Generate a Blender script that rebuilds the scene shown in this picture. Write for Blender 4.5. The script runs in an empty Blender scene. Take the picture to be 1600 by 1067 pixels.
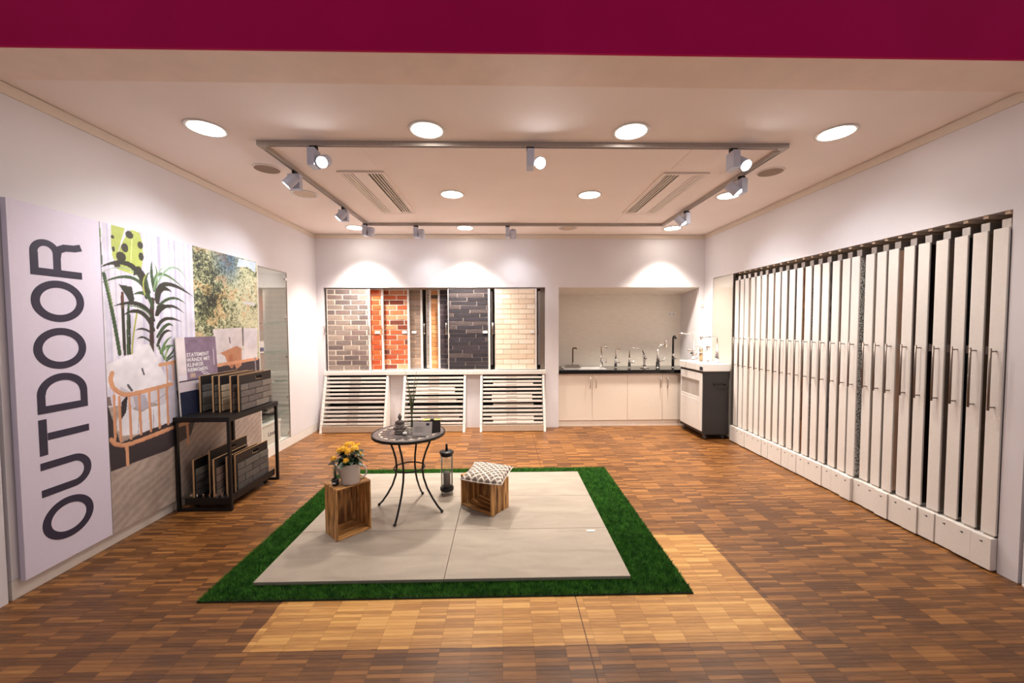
import bpy, bmesh, math, random
import numpy as np
from mathutils import Matrix, Vector, Euler
random.seed(7); rng = np.random.default_rng(7)
PI = math.pi
scene = bpy.context.scene
COL = scene.collection

# ------------------------------------------------------------------ camera, world, exposure
cam_d = bpy.data.cameras.new('camera'); cam = bpy.data.objects.new('camera', cam_d); COL.objects.link(cam)
cam_d.sensor_width = 36.0; cam_d.lens = 605.6/1600*36.0; cam_d.clip_start = 0.05
Fw = Vector((0.02168, 0.999, -0.03909)); Rt = Vector((0.99975, -0.02184, -0.0037)); Up = Vector((0.00455, 0.039, 0.99923))
cam.matrix_world = Matrix(((Rt.x, Up.x, -Fw.x, 0), (Rt.y, Up.y, -Fw.y, 0), (Rt.z, Up.z, -Fw.z, 1.64), (0, 0, 0, 1)))
scene.camera = cam
w = bpy.data.worlds.new('world'); scene.world = w; w.use_nodes = True
w.node_tree.nodes['Background'].inputs[0].default_value = (0.92, 0.84, 0.86, 1)
w.node_tree.nodes['Background'].inputs[1].default_value = WORLD_S = 0.20
scene.view_settings.view_transform = 'Standard'; scene.view_settings.look = 'None'
scene.view_settings.gamma = 1.0; scene.view_settings.use_curve_mapping = False
scene.view_settings.exposure = 0.90
DOWN_W, SPOT_W, DISC_E = 120.0, 26.0, 14.0

# ------------------------------------------------------------------ materials
def lin(c):
    return tuple(((v/255)/12.92 if v/255 <= 0.04045 else (((v/255)+0.055)/1.055)**2.4) for v in c)
MATS = {}
def mat(name, rgb, rough=0.5, metal=0.0, var=0.06, scale=40.0, bump=0.0, emit=None, coat=0.0, rgb2=None, stretch=None, detail=3, spec=0.5):
    """procedural material: base colour varied by a noise in object space"""
    if name in MATS: return MATS[name]
    m = bpy.data.materials.new(name); m.use_nodes = True; nt = m.node_tree; N = nt.nodes; Lk = nt.links
    b = N['Principled BSDF']; b.inputs['Roughness'].default_value = rough; b.inputs['Metallic'].default_value = metal
    b.inputs['Coat Weight'].default_value = coat; b.inputs['Specular IOR Level'].default_value = spec
    c = lin(rgb)
    tc = N.new('ShaderNodeTexCoord'); mp = N.new('ShaderNodeMapping'); Lk.new(tc.outputs['Object'], mp.inputs['Vector'])
    if stretch: mp.inputs['Scale'].default_value = stretch
    no = N.new('ShaderNodeTexNoise'); no.inputs['Scale'].default_value = scale; no.inputs['Detail'].default_value = detail
    Lk.new(mp.outputs[0], no.inputs['Vector'])
    r = N.new('ShaderNodeValToRGB'); Lk.new(no.outputs['Fac'], r.inputs['Fac'])
    c2 = lin(rgb2) if rgb2 else tuple(min(1, v*(1+var)) for v in c)
    c1 = c if rgb2 else tuple(v*(1-var) for v in c)
    r.color_ramp.elements[0].position = 0.35; r.color_ramp.elements[1].position = 0.65
    r.color_ramp.elements[0].color = (*c1, 1); r.color_ramp.elements[1].color = (*c2, 1)
    Lk.new(r.outputs[0], b.inputs['Base Color'])
    if bump:
        bp = N.new('ShaderNodeBump'); bp.inputs['Strength'].default_value = bump; bp.inputs['Distance'].default_value = 0.01
        Lk.new(no.outputs['Fac'], bp.inputs['Height']); Lk.new(bp.outputs[0], b.inputs['Normal'])
    if emit:
        b.inputs['Emission Color'].default_value = (*emit[0], 1); b.inputs['Emission Strength'].default_value = emit[1]
    MATS[name] = m; return m
def glass_mat(name, tint=(0.9, 1, 0.97), gloss=0.12, rough=0.02):
    m = bpy.data.materials.new(name); m.use_nodes = True; nt = m.node_tree; N = nt.nodes; Lk = nt.links
    out = N['Material Output']; N.remove(N['Principled BSDF'])
    t = N.new('ShaderNodeBsdfTransparent'); t.inputs[0].default_value = (*tint, 1)
    g = N.new('ShaderNodeBsdfGlossy'); g.inputs['Roughness'].default_value = rough
    f = N.new('ShaderNodeLayerWeight'); f.inputs['Blend'].default_value = 0.5
    pw = N.new('ShaderNodeMath'); pw.operation = 'POWER'; pw.inputs[1].default_value = 4.0; Lk.new(f.outputs['Facing'], pw.inputs[0])
    a = N.new('ShaderNodeMath'); a.operation = 'MULTIPLY_ADD'; a.inputs[1].default_value = 0.55; a.inputs[2].default_value = gloss*0.4; Lk.new(pw.outputs[0], a.inputs[0])
    mx = N.new('ShaderNodeMixShader'); Lk.new(a.outputs[0], mx.inputs[0]); Lk.new(t.outputs[0], mx.inputs[1]); Lk.new(g.outputs[0], mx.inputs[2])
    Lk.new(mx.outputs[0], out.inputs[0]); return m
def math_n(nt, op, a, b=None, c=None):
    n = nt.nodes.new('ShaderNodeMath'); n.operation = op
    for i, v in enumerate((a, b, c)):
        if v is None: continue
        if hasattr(v, 'is_output') or isinstance(v, bpy.types.NodeSocket): nt.links.new(v, n.inputs[i])
        else: n.inputs[i].default_value = v
    return n.outputs[0]
def wood_mat(name, c1, c2, axis='Z', scale=9.0, rough=0.5, knot=True):
    m = bpy.data.materials.new(name); m.use_nodes = True; nt = m.node_tree; N = nt.nodes; Lk = nt.links; b = N['Principled BSDF']
    tc = N.new('ShaderNodeTexCoord'); oi = N.new('ShaderNodeObjectInfo')
    ad = N.new('ShaderNodeVectorMath'); ad.operation = 'ADD'; Lk.new(tc.outputs['Object'], ad.inputs[0])
    sc_ = N.new('ShaderNodeVectorMath'); sc_.operation = 'SCALE'; sc_.inputs[0].default_value = (3, 5, 7); Lk.new(oi.outputs['Random'], sc_.inputs['Scale'])
    Lk.new(sc_.outputs[0], ad.inputs[1])
    mp = N.new('ShaderNodeMapping'); Lk.new(ad.outputs[0], mp.inputs[0])
    s = {'X': (0.12, 1, 1), 'Y': (1, 0.12, 1), 'Z': (1, 1, 0.12)}[axis]; mp.inputs['Scale'].default_value = s
    no = N.new('ShaderNodeTexNoise'); no.inputs['Scale'].default_value = scale*4; no.inputs['Detail'].default_value = 6; no.inputs['Distortion'].default_value = 0.6
    Lk.new(mp.outputs[0], no.inputs['Vector'])
    r = N.new('ShaderNodeValToRGB'); r.color_ramp.elements[0].position = 0.32; r.color_ramp.elements[1].position = 0.62
    r.color_ramp.elements[0].color = (*lin(c1), 1); r.color_ramp.elements[1].color = (*lin(c2), 1)
    Lk.new(no.outputs['Fac'], r.inputs[0])
    hs = N.new('ShaderNodeHueSaturation'); Lk.new(r.outputs[0], hs.inputs['Color'])
    Lk.new(math_n(nt, 'MULTIPLY_ADD', oi.outputs['Random'], 0.35, 0.82), hs.inputs['Value'])
    Lk.new(hs.outputs[0], b.inputs['Base Color']); b.inputs['Roughness'].default_value = rough
    return m

WALL = mat('wall_paint', (226, 222, 226), 0.55, var=0.015, scale=3, bump=0.02)
TRIMC = mat('cornice_paint', (226, 214, 200), 0.6, var=0.02)
CEIL = mat('ceiling_paint', (248, 236, 230), 0.8, var=0.015, scale=2)
BEAMU = mat('beam_underside_paint', (244, 224, 210), 0.8, var=0.03, scale=6)
RED = mat('raspberry_paint', (188, 0, 84), 0.7, var=0.05, scale=1.5, spec=.12)
WHITE = mat('white_laminate', (232, 226, 220), 0.35, var=0.015)
WHITEG = mat('white_gloss', (240, 238, 236), 0.15, var=0.01)
DOORW = mat('cream_cabinet', (232, 218, 204), 0.3, var=0.02)
DARK = mat('dark_gap', (18, 15, 14), 0.9)
GREYM = mat('brushed_aluminium', (168, 160, 154), 0.35, metal=0.75, var=0.08, scale=120, stretch=(1, 1, 0.05))
RAILM = mat('grey_rail', (176, 166, 160), 0.45, metal=0.15, var=0.05)
SPOTM = mat('silver_lamp_paint', (196, 202, 222), 0.4, metal=0.1, var=0.03)
CHROME = mat('chrome', (225, 222, 220), 0.08, metal=1.0, var=0.02)
STEEL = mat('satin_steel', (170, 160, 150), 0.3, metal=0.9, var=0.05)
BLACKM = mat('black_steel', (20, 17, 18), 0.42, var=0.1, spec=0.4)
BLACKG = mat('black_granite', (16, 13, 13), 0.08, var=0.4, scale=200)
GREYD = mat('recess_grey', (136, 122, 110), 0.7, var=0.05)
NICHE = mat('niche_panel', (232, 224, 212), 0.45, var=0.035, scale=8, stretch=(1, 1, 6))
GLASS = glass_mat('clear_glass', (0.97, 0.985, 0.98), 0.1)
GLASSE = mat('glass_edge_green', (120, 160, 145), 0.1, var=0.05)
LAMP_ON = mat('lamp_diffuser_lit', (255, 255, 255), 0.4, emit=((1.0, 0.93, 0.82), DISC_E))
SPOT_ON = mat('spot_lens_lit', (255, 255, 255), 0.4, emit=((0.95, 0.97, 1.0), 40.0))
DISC_OFF = mat('lamp_diffuser_off', (206, 186, 166), 0.5, var=0.05, scale=300)
MESHG = mat('speaker_mesh', (150, 128, 112), 0.7, var=0.25, scale=900)
TURF = mat('turf_blade', (34, 92, 20), 0.6, rgb2=(78, 140, 44), scale=25)
TURFB = mat('turf_backing', (14, 34, 10), 0.9, var=0.2)

# ------------------------------------------------------------------ mesh builder
class MB:
    def __init__(s): s.v = []; s.f = []; s.m = []; s.x = Matrix.Identity(4); s.smooth = []
    def add(s, vs, fs, mi=0, sm=False):
        o = len(s.v)
        for p in vs: s.v.append(tuple(s.x @ Vector(p)))
        for f in fs: s.f.append(tuple(i+o for i in f)); s.m.append(mi); s.smooth.append(sm)
        return s
    def box(s, x0, x1, y0, y1, z0, z1, mi=0):
        vs = [(x0,y0,z0),(x1,y0,z0),(x1,y1,z0),(x0,y1,z0),(x0,y0,z1),(x1,y0,z1),(x1,y1,z1),(x0,y1,z1)]
        return s.add(vs, [(0,3,2,1),(4,5,6,7),(0,1,5,4),(1,2,6,5),(2,3,7,6),(3,0,4,7)], mi)
    def hexa(s, bot, top, mi=0):
        return s.add(list(bot)+list(top), [(0,3,2,1),(4,5,6,7),(0,1,5,4),(1,2,6,5),(2,3,7,6),(3,0,4,7)], mi)
    def lathe(s, prof, n=24, c=(0,0,0), mi=0, sm=True, cap=True):
        vs = []; fs = []
        for r, z in prof:
            for k in range(n):
                a = 2*PI*k/n; vs.append((c[0]+r*math.cos(a), c[1]+r*math.sin(a), c[2]+z))
        for i in range(len(prof)-1):
            for k in range(n):
                a, b_ = i*n+k, i*n+(k+1) % n; fs.append((a, b_, b_+n, a+n))
        s.add(vs, fs, mi, sm)
        if cap:
            o = len(s.v)-len(vs)
            if prof[0][0] > 1e-5: s.f.append(tuple(o+k for k in reversed(range(n)))); s.m.append(mi); s.smooth.append(False)
            if prof[-1][0] > 1e-5: s.f.append(tuple(o+(len(prof)-1)*n+k for k in range(n))); s.m.append(mi); s.smooth.append(False)
        return s
    def cyl(s, c, r, h, n=20, mi=0, r2=None): return s.lathe([(r, 0), (r if r2 is None else r2, h)], n, c, mi)
    def tube(s, pts, r, n=8, mi=0, closed=False):
        pts = [Vector(p) for p in pts]; m = len(pts); rs = r if isinstance(r, (list, tuple)) else [r]*m
        vs = []; prev = None
        for i, p in enumerate(pts):
            if closed: t = pts[(i+1) % m]-pts[i-1]
            else: t = pts[min(i+1, m-1)]-pts[max(i-1, 0)]
            t.normalize()
            if prev is None: u = t.orthogonal().normalized()
            else:
                u = prev - t*prev.dot(t); u.normalize()
            prev = u; v = t.cross(u)
            for k in range(n):
                a = 2*PI*k/n; vs.append(tuple(p+(u*math.cos(a)+v*math.sin(a))*rs[i]))
        fs = []
        for i in range(m if closed else m-1):
            for k in range(n):
                a, b_ = i*n+k, i*n+(k+1) % n; c_, d = ((i+1) % m)*n+(k+1) % n, ((i+1) % m)*n+k
                fs.append((a, b_, c_, d))
        if not closed: fs.append(tuple(reversed(range(n)))); fs.append(tuple((m-1)*n+k for k in range(n)))
        return s.add(vs, fs, mi, True)
    def prism(s, poly, fn, a, b, mi=0):
        """extrude 2-D polygon: fn(u, v, t) -> point"""
        n = len(poly); vs = [fn(u, v, a) for u, v in poly]+[fn(u, v, b) for u, v in poly]
        fs = [tuple(reversed(range(n))), tuple(range(n, 2*n))]+[(i, (i+1) % n, (i+1) % n+n, i+n) for i in range(n)]
        return s.add(vs, fs, mi)
    def ball(s, c, r, n=12, mi=0):
        rx, ry, rz = r if isinstance(r, (tuple, list)) else (r, r, r); vs = []; fs = []; h = max(4, n//2)
        for i in range(h+1):
            t = PI*i/h
            for k in range(n):
                a = 2*PI*k/n; vs.append((c[0]+rx*math.sin(t)*math.cos(a), c[1]+ry*math.sin(t)*math.sin(a), c[2]-rz*math.cos(t)))
        for i in range(h):
            for k in range(n): fs.append((i*n+k, i*n+(k+1) % n, (i+1)*n+(k+1) % n, (i+1)*n+k))
        return s.add(vs, fs, mi, True)
    def mesh(s, name):
        me = bpy.data.meshes.new(name); me.from_pydata(s.v, [], s.f)
        me.polygons.foreach_set('material_index', s.m); me.polygons.foreach_set('use_smooth', s.smooth)
        bm = bmesh.new(); bm.from_mesh(me); bmesh.ops.remove_doubles(bm, verts=bm.verts, dist=1e-6)
        bmesh.ops.recalc_face_normals(bm, faces=bm.faces); bm.to_mesh(me); bm.free(); return me

def obj(name, mb, ms, parent=None, bevel=0.0, seg=2, loc=None, rot=None):
    me = mb.mesh(name) if isinstance(mb, MB) else mb
    if isinstance(mb, MB):
        for m in (ms if isinstance(ms, (list, tuple)) else [ms]): me.materials.append(m)
    o = bpy.data.objects.new(name, me); COL.objects.link(o)
    if parent: o.parent = parent
    if loc is not None: o.location = loc
    if rot is not None: o.rotation_euler = rot
    if bevel:
        b = o.modifiers.new('bevel', 'BEVEL'); b.width = bevel; b.segments = seg; b.limit_method = 'ANGLE'; b.harden_normals = False
    return o
def tag(o, label=None, cat=None, group=None, kind=None):
    if label: o['label'] = label
    if cat: o['category'] = cat
    if group: o['group'] = group
    if kind: o['kind'] = kind
    return o
def thing(name, label, cat, loc=(0, 0, 0), rz=0.0, group=None):
    o = bpy.data.objects.new(name, None); COL.objects.link(o); o.empty_display_size = 0.1
    o.location = loc; o.rotation_euler = (0, 0, rz); return tag(o, label, cat, group)
def struct(name, mb, m, parent=None, bevel=0): 
    o = obj(name, mb, m, parent, bevel)
    if parent is None: o['kind'] = 'structure'
    return o
def B(*a): return MB().box(*a)
def copy_tree(root, loc=None, rz=None, label=None, group=None, parent=None):
    kids = {}
    for o in list(COL.objects):
        if o.parent: kids.setdefault(o.parent, []).append(o)
    def rec(o, par):
        c = o.copy(); COL.objects.link(c); c.parent = par
        for k in kids.get(o, []): rec(k, c)
        return c
    r = rec(root, parent)
    if loc is not None: r.location = loc
    if rz is not None: r.rotation_euler = (0, 0, rz)
    if label: r['label'] = label
    if group: r['group'] = group
    return r

L_, R_, BK, CZ = -2.96, 3.25, 6.22, 3.10
# ------------------------------------------------------------------ walls
mb = MB()
mb.box(L_-0.5, L_, 5.39, 7.3, 0.12, CZ+.1).box(L_-0.5, L_, 2.335, 4.74, 0.12, CZ+.1).box(L_-0.5, L_, 4.74, 5.39, 2.385, CZ+.1)
mb.box(L_-0.5, L_-0.34, 4.74, 5.39, 0.12, 2.385)
struct('wall_left', mb, WALL)
struct('baseboard_left', MB().box(L_-0.5, L_-.001, 2.335, 7.3, 0, 0.117), WHITE)
mb = MB().box(L_-0.5, L_, 0.9, 2.315, 0.0, 3.4); struct('wall_left_front', mb, WALL)
mb = MB()
mb.box(R_, R_+1.2, 5.97, 7.3, 0, CZ+.1).box(R_, R_+1.2, 2.325, 2.43, 0, CZ+.1).box(R_, R_+.12, 2.43, 5.97, 2.375, CZ+.1)
mb.box(R_+1.08, R_+1.2, 2.43, 5.97, 0, CZ+.1)
struct('wall_right', mb, WALL)
struct('wall_right_front', B(R_, R_+.5, .9, 2.305, 0, 3.4), WALL)
struct('baseboard_right', B(R_-.006, R_+.3, .9, 2.30, 0, 0.012), WHITE)
mb = MB()
mb.box(L_, -2.85, BK, 7.3, 0, CZ+.1).box(0.671, 0.887, BK, 7.3, 0, CZ+.1).box(3.167, R_, BK, 7.3, 0, CZ+.1)
mb.box(-2.85, 0.671, BK, 7.3, 2.262, CZ+.1).box(0.887, 3.167, BK, 7.3, 2.262, CZ+.1)
mb.box(-2.85, -2.846, 6.26, 6.6, 0, 0.87).box(-1.832, -1.598, 6.26, 6.6, 0, .87).box(-.602, -.378, 6.26, 6.6, 0, .87).box(.658, .671, 6.26, 6.6, 0, .87).box(-2.85, .671, 6.6, 7.3, 0, 0.87)
struct('wall_back', mb, WALL)
# inside of the two wall recesses
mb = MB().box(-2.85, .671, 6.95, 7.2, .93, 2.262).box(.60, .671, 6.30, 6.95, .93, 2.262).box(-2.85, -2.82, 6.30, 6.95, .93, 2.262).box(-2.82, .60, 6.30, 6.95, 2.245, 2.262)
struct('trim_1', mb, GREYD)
mb = MB().box(.887, 3.167, 6.87, 7.2, 0, 2.262)
mb.hexa([(.887, 6.225, 2.258), (3.167, 6.225, 2.258), (3.167, 6.87, 2.195), (.887, 6.87, 2.195)], [(.887, 6.225, 2.262), (3.167, 6.225, 2.262), (3.167, 6.87, 2.262), (.887, 6.87, 2.262)])
struct('trim_2', mb, NICHE)
struct('trim_11', MB().box(R_+.125, R_+1.07, 2.432, 5.96, 2.3743, 2.376), mat('recess_brown', (226, 206, 184), .7))
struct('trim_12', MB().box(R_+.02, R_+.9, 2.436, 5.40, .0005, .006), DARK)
# cornice strips below the ceiling
for i, a in enumerate([(L_, L_+.012, 2.34, BK, CZ-.072, CZ-.004), (R_-.012, R_, 2.34, BK, CZ-.072, CZ-.004), (L_+.012, R_-.012, BK-.012, BK, CZ-.072, CZ-.004)]):
    struct('trim_%d' % (i+3), MB().box(*a), TRIMC, bevel=0.003)
# slot jambs beside the beam
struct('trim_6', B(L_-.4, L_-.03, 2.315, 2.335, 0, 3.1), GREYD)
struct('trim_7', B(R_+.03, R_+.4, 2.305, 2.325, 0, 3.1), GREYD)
# ceiling with holes left for nothing: lamps are set just under it
struct('ceiling', B(L_-.1, R_+.1, 2.34, 7.3, CZ, CZ+.1), CEIL)
struct('trim_9', MB().hexa([(-4.2, 2.065, 3.06), (4.2, 2.085, 3.06), (4.2, 2.365, 3.06), (-4.2, 2.33, 3.06)], [(-4.2, 2.065, 3.3), (4.2, 2.085, 3.3), (4.2, 2.365, 3.3), (-4.2, 2.33, 3.3)]), BEAMU)
struct('trim_8', MB().hexa([(-4.2, 2.05, 3.056), (4.2, 2.07, 3.056), (4.2, 2.085, 3.056), (-4.2, 2.065, 3.056)], [(-4.2, 2.05, 3.9), (4.2, 2.07, 3.9), (4.2, 2.085, 3.9), (-4.2, 2.065, 3.9)]), RED)

# ------------------------------------------------------------------ parquet floor
def parquet_mat():
    m = bpy.data.materials.new('oak_parquet'); m.use_nodes = True; nt = m.node_tree; N = nt.nodes; Lk = nt.links; b = N['Principled BSDF']
    g = N.new('ShaderNodeNewGeometry'); sp = N.new('ShaderNodeSeparateXYZ'); Lk.new(g.outputs['Position'], sp.inputs[0])
    X, Y = sp.outputs[0], sp.outputs[1]
    cx = math_n(nt, 'FLOOR', math_n(nt, 'DIVIDE', math_n(nt, 'ADD', X, 0.011), 0.16)); cy = math_n(nt, 'FLOOR', math_n(nt, 'DIVIDE', math_n(nt, 'ADD', Y, 0.0003), 0.16/7))
    cb = N.new('ShaderNodeCombineXYZ'); Lk.new(cx, cb.inputs[0]); Lk.new(cy, cb.inputs[1])
    wn = N.new('ShaderNodeTexWhiteNoise'); wn.noise_dimensions = '3D'; Lk.new(cb.outputs[0], wn.inputs['Vector'])
    cb2 = N.new('ShaderNodeCombineXYZ'); Lk.new(cx, cb2.inputs[0]); Lk.new(math_n(nt, 'FLOOR', math_n(nt, 'DIVIDE', Y, 0.16)), cb2.inputs[1])
    wn2 = N.new('ShaderNodeTexWhiteNoise'); Lk.new(cb2.outputs[0], wn2.inputs['Vector'])
    mp = N.new('ShaderNodeMapping'); Lk.new(g.outputs['Position'], mp.inputs[0]); mp.inputs['Scale'].default_value = (6, 90, 1)
    off = N.new('ShaderNodeVectorMath'); off.operation = 'ADD'; Lk.new(mp.outputs[0], off.inputs[0]); Lk.new(wn.outputs['Color'], off.inputs[1])
    gr = N.new('ShaderNodeTexNoise'); gr.inputs['Scale'].default_value = 1.6; gr.inputs['Detail'].default_value = 5; Lk.new(off.outputs[0], gr.inputs['Vector'])
    big = N.new('ShaderNodeTexNoise'); big.inputs['Scale'].default_value = 1.1; big.inputs['Detail'].default_value = 4; Lk.new(g.outputs['Position'], big.inputs['Vector'])
    v = math_n(nt, 'POWER', wn.outputs['Value'], 2.2)
    v = math_n(nt, 'ADD', math_n(nt, 'MULTIPLY', v, 0.50), math_n(nt, 'MULTIPLY', wn2.outputs['Value'], 0.10))
    v = math_n(nt, 'ADD', v, math_n(nt, 'MULTIPLY', math_n(nt, 'SUBTRACT', gr.outputs['Fac'], 0.5), 0.55))
    v = math_n(nt, 'ADD', v, math_n(nt, 'MULTIPLY', math_n(nt, 'SUBTRACT', big.outputs['Fac'], 0.5), 0.45))
    def ramp(cols):
        r = N.new('ShaderNodeValToRGB'); Lk.new(v, r.inputs[0]); e = r.color_ramp.elements
        e[0].position, e[0].color = cols[0][0], (*lin(cols[0][1]), 1); e[1].position, e[1].color = cols[-1][0], (*lin(cols[-1][1]), 1)
        for p, c in cols[1:-1]:
            q = e.new(p); q.color = (*lin(c), 1)
        return r.outputs[0]
    dark = ramp([(0.0, (84, 50, 22)), (0.35, (134, 87, 42)), (0.6, (154, 104, 53)), (0.95, (214, 162, 100))])
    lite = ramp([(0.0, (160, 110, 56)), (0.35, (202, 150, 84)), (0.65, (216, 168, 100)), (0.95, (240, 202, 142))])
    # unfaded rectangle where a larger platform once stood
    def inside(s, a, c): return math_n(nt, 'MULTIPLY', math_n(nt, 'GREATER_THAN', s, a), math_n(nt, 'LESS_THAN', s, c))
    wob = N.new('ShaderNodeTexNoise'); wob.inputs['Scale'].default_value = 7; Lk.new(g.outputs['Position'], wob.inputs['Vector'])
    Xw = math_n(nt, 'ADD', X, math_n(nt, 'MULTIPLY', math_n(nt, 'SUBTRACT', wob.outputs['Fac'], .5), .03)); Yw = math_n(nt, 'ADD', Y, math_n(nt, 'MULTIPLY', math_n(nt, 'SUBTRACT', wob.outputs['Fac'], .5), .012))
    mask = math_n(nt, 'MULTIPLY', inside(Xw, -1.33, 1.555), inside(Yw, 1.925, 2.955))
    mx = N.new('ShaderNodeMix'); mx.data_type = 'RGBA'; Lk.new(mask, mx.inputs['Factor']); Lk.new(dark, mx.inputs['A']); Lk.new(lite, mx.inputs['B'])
    Lk.new(mx.outputs['Result'], b.inputs['Base Color'])
    b.inputs['Roughness'].default_value = 0.42; b.inputs['Specular IOR Level'].default_value = .35; b.inputs['Coat Weight'].default_value = 0.22; b.inputs['Coat Roughness'].default_value = 0.3
    bp = N.new('ShaderNodeBump'); bp.inputs['Strength'].default_value = 0.12; bp.inputs['Distance'].default_value = 0.004
    Lk.new(gr.outputs['Fac'], bp.inputs['Height']); Lk.new(bp.outputs[0], b.inputs['Normal'])
    return m
PARQ = parquet_mat()
floor = struct('floor', B(-5.0, 5.2, -1.5, 7.3, -0.08, -0.012), mat('screed', (60, 40, 26), .9))
BS = 0.16; ST = BS/7
def block_geo(mb, x, y, seed):
    rr = random.Random(seed)
    for k in range(7):
        z = -rr.random()*0.0005; y0, y1 = y+k*ST+.0001, y+(k+1)*ST-.0001
        x0, x1 = x+.0004, x+BS-.0004; c = .0004; q = -.0065
        mb.add([(x0, y0, q), (x1, y0, q), (x1, y1, q), (x0, y1, q), (x0, y0+c, z), (x1, y0+c, z), (x1, y1-c, z), (x0, y1-c, z)], [(4, 5, 6, 7), (0, 1, 5, 4), (2, 3, 7, 6)])
variants = []
for s in range(6):
    mb = MB(); block_geo(mb, 0, 0, s); me = mb.mesh('parquet_block'); me.materials.append(PARQ); variants.append(me)
cells = []
x0c = -19.0*BS-0.011
for i in range(-6, 46):
    for j in range(-8, 46):
        x, y = x0c+i*BS, j*BS
        if x > R_+1.1 or x+BS < -4.6: continue
        if y > 2.3 and x+BS < L_-.0: continue
        mid = (x+BS/2, y+BS/2)
        if -1.66 < x-.0 and x+BS < 1.0 and 2.45 < y and y+BS < 4.2: continue   # under the mat
        vis = mid[1] > 1.5 and abs(mid[0]-0.02*mid[1]) < 1.36*mid[1] and L_ < mid[0] < R_
        cells.append((0 if vis else 1, mid[1]**2+mid[0]**2, x, y))
cells.sort(); rest = MB()
for n_, (nv, d, x, y) in enumerate(cells):
    if n_ < 300 and nv == 0: obj('parquet_block', variants[(n_*7) % 6], None, floor, loc=(x, y, 0))
    else: block_geo(rest, x, y, n_)
me = bpy.data.meshes.new('parquet_field'); me.from_pydata(rest.v, [], rest.f); me.materials.append(PARQ)
o = bpy.data.objects.new('parquet_field', me); COL.objects.link(o); o.parent = floor; o['kind'] = 'stuff'
obj('floor_joint', B(.426, .431, -1.5, 6.2, -.006, .0008), mat('joint_strip', (78, 46, 24), .6), floor)

# ------------------------------------------------------------------ artificial turf and patio tiles
turf = thing('artificial_turf_mat', 'green artificial grass mat on the parquet under the pale patio tiles', 'turf mat', (-1.835, 2.285, 0))
obj('mat_backing', B(0, 2.99, 0, 2.10, 0.0006, .007), TURFB, turf)
def blades(n):
    x = rng.uniform(0.004, 2.986, n*3); y = rng.uniform(0.004, 2.096, n*3)
    keep = ~((x > .30) & (x < 2.60) & (y > .16) & (y < 1.86)); x = x[keep][:n]; y = y[keep][:n]; n = len(x)
    a = rng.uniform(0, 2*PI, n); h = rng.uniform(.020, .034, n); w_ = rng.uniform(.0016, .003, n)
    lx, ly = rng.normal(0, .009, n), rng.normal(0, .009, n)
    v = np.zeros((n, 3, 3)); dx, dy = np.cos(a)*w_, np.sin(a)*w_
    v[:, 0] = np.stack([x-dx, y-dy, np.full(n, .004)], 1); v[:, 1] = np.stack([x+dx, y+dy, np.full(n, .004)], 1); v[:, 2] = np.stack([x+lx, y+ly, h], 1)
    me = bpy.data.meshes.new('grass_blades'); me.vertices.add(3*n); me.loops.add(3*n); me.polygons.add(n)
    me.vertices.foreach_set('co', v.reshape(-1)); me.loops.foreach_set('vertex_index', np.arange(3*n)); me.polygons.foreach_set('loop_start', np.arange(n)*3)
    me.update(calc_edges=True); me.materials.append(TURF); return me
tb = obj('grass_blades', blades(150000), None, turf); tb['kind'] = 'stuff'

def paver_mat():
    m = bpy.data.materials.new('paver_stoneware'); m.use_nodes = True; nt = m.node_tree; N = nt.nodes; Lk = nt.links; b = N['Principled BSDF']
    g = N.new('ShaderNodeNewGeometry'); oi = N.new('ShaderNodeObjectInfo')
    mp = N.new('ShaderNodeMapping'); Lk.new(g.outputs['Position'], mp.inputs[0]); mp.inputs['Rotation'].default_value = (0, 0, .9); mp.inputs['Scale'].default_value = (1, 4, 1)
    ad = N.new('ShaderNodeVectorMath'); ad.operation = 'ADD'; Lk.new(mp.outputs[0], ad.inputs[0]); Lk.new(oi.outputs['Random'], ad.inputs[1])
    n1 = N.new('ShaderNodeTexNoise'); n1.inputs['Scale'].default_value = 2.2; n1.inputs['Detail'].default_value = 6; n1.inputs['Distortion'].default_value = .8; Lk.new(ad.outputs[0], n1.inputs['Vector'])
    n2 = N.new('ShaderNodeTexNoise'); n2.inputs['Scale'].default_value = 260; Lk.new(g.outputs['Position'], n2.inputs['Vector'])
    v = math_n(nt, 'ADD', n1.outputs['Fac'], math_n(nt, 'MULTIPLY', math_n(nt, 'SUBTRACT', n2.outputs['Fac'], .5), .5))
    r = N.new('ShaderNodeValToRGB'); Lk.new(v, r.inputs[0]); r.color_ramp.elements[0].position = .25; r.color_ramp.elements[1].position = .8
    r.color_ramp.elements[0].color = (*lin((144, 133, 121)), 1); r.color_ramp.elements[1].color = (*lin((170, 158, 145)), 1)
    Lk.new(r.outputs[0], b.inputs['Base Color']); b.inputs['Roughness'].default_value = .6
    bp = N.new('ShaderNodeBump'); bp.inputs['Strength'].default_value = .15; bp.inputs['Distance'].default_value = .003; Lk.new(v, bp.inputs['Height']); Lk.new(bp.outputs[0], b.inputs['Normal'])
    return m
PAV = paver_mat(); TW, TD, TX, TY = 1.195, .598, -1.581, 2.405
for j, rn in enumerate(('front', 'middle', 'back')):
    for i, cn in enumerate(('left', 'right')):
        t = obj('patio_tile', MB().box(.0015, TW-.0015, .0015, TD-.0015, 0, .022), PAV, None, .0015, 1, loc=(TX+i*TW, TY+j*TD, .018+random.random()*.0006))
        extra = {('front', 'left'): 'in front of the taller crate', ('front', 'right'): 'with a white name tag near its edge', ('middle', 'left'): 'under the round mosaic table',
                 ('middle', 'right'): 'under the crate with the cushion', ('back', 'left'): 'behind the mosaic table', ('back', 'right'): 'behind the cushion crate'}[(rn, cn)]
        tag(t, 'greige stoneware patio tile, %s row %s, %s' % (rn, cn, extra), 'tile', 'patio tiles laid on the turf')
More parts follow.
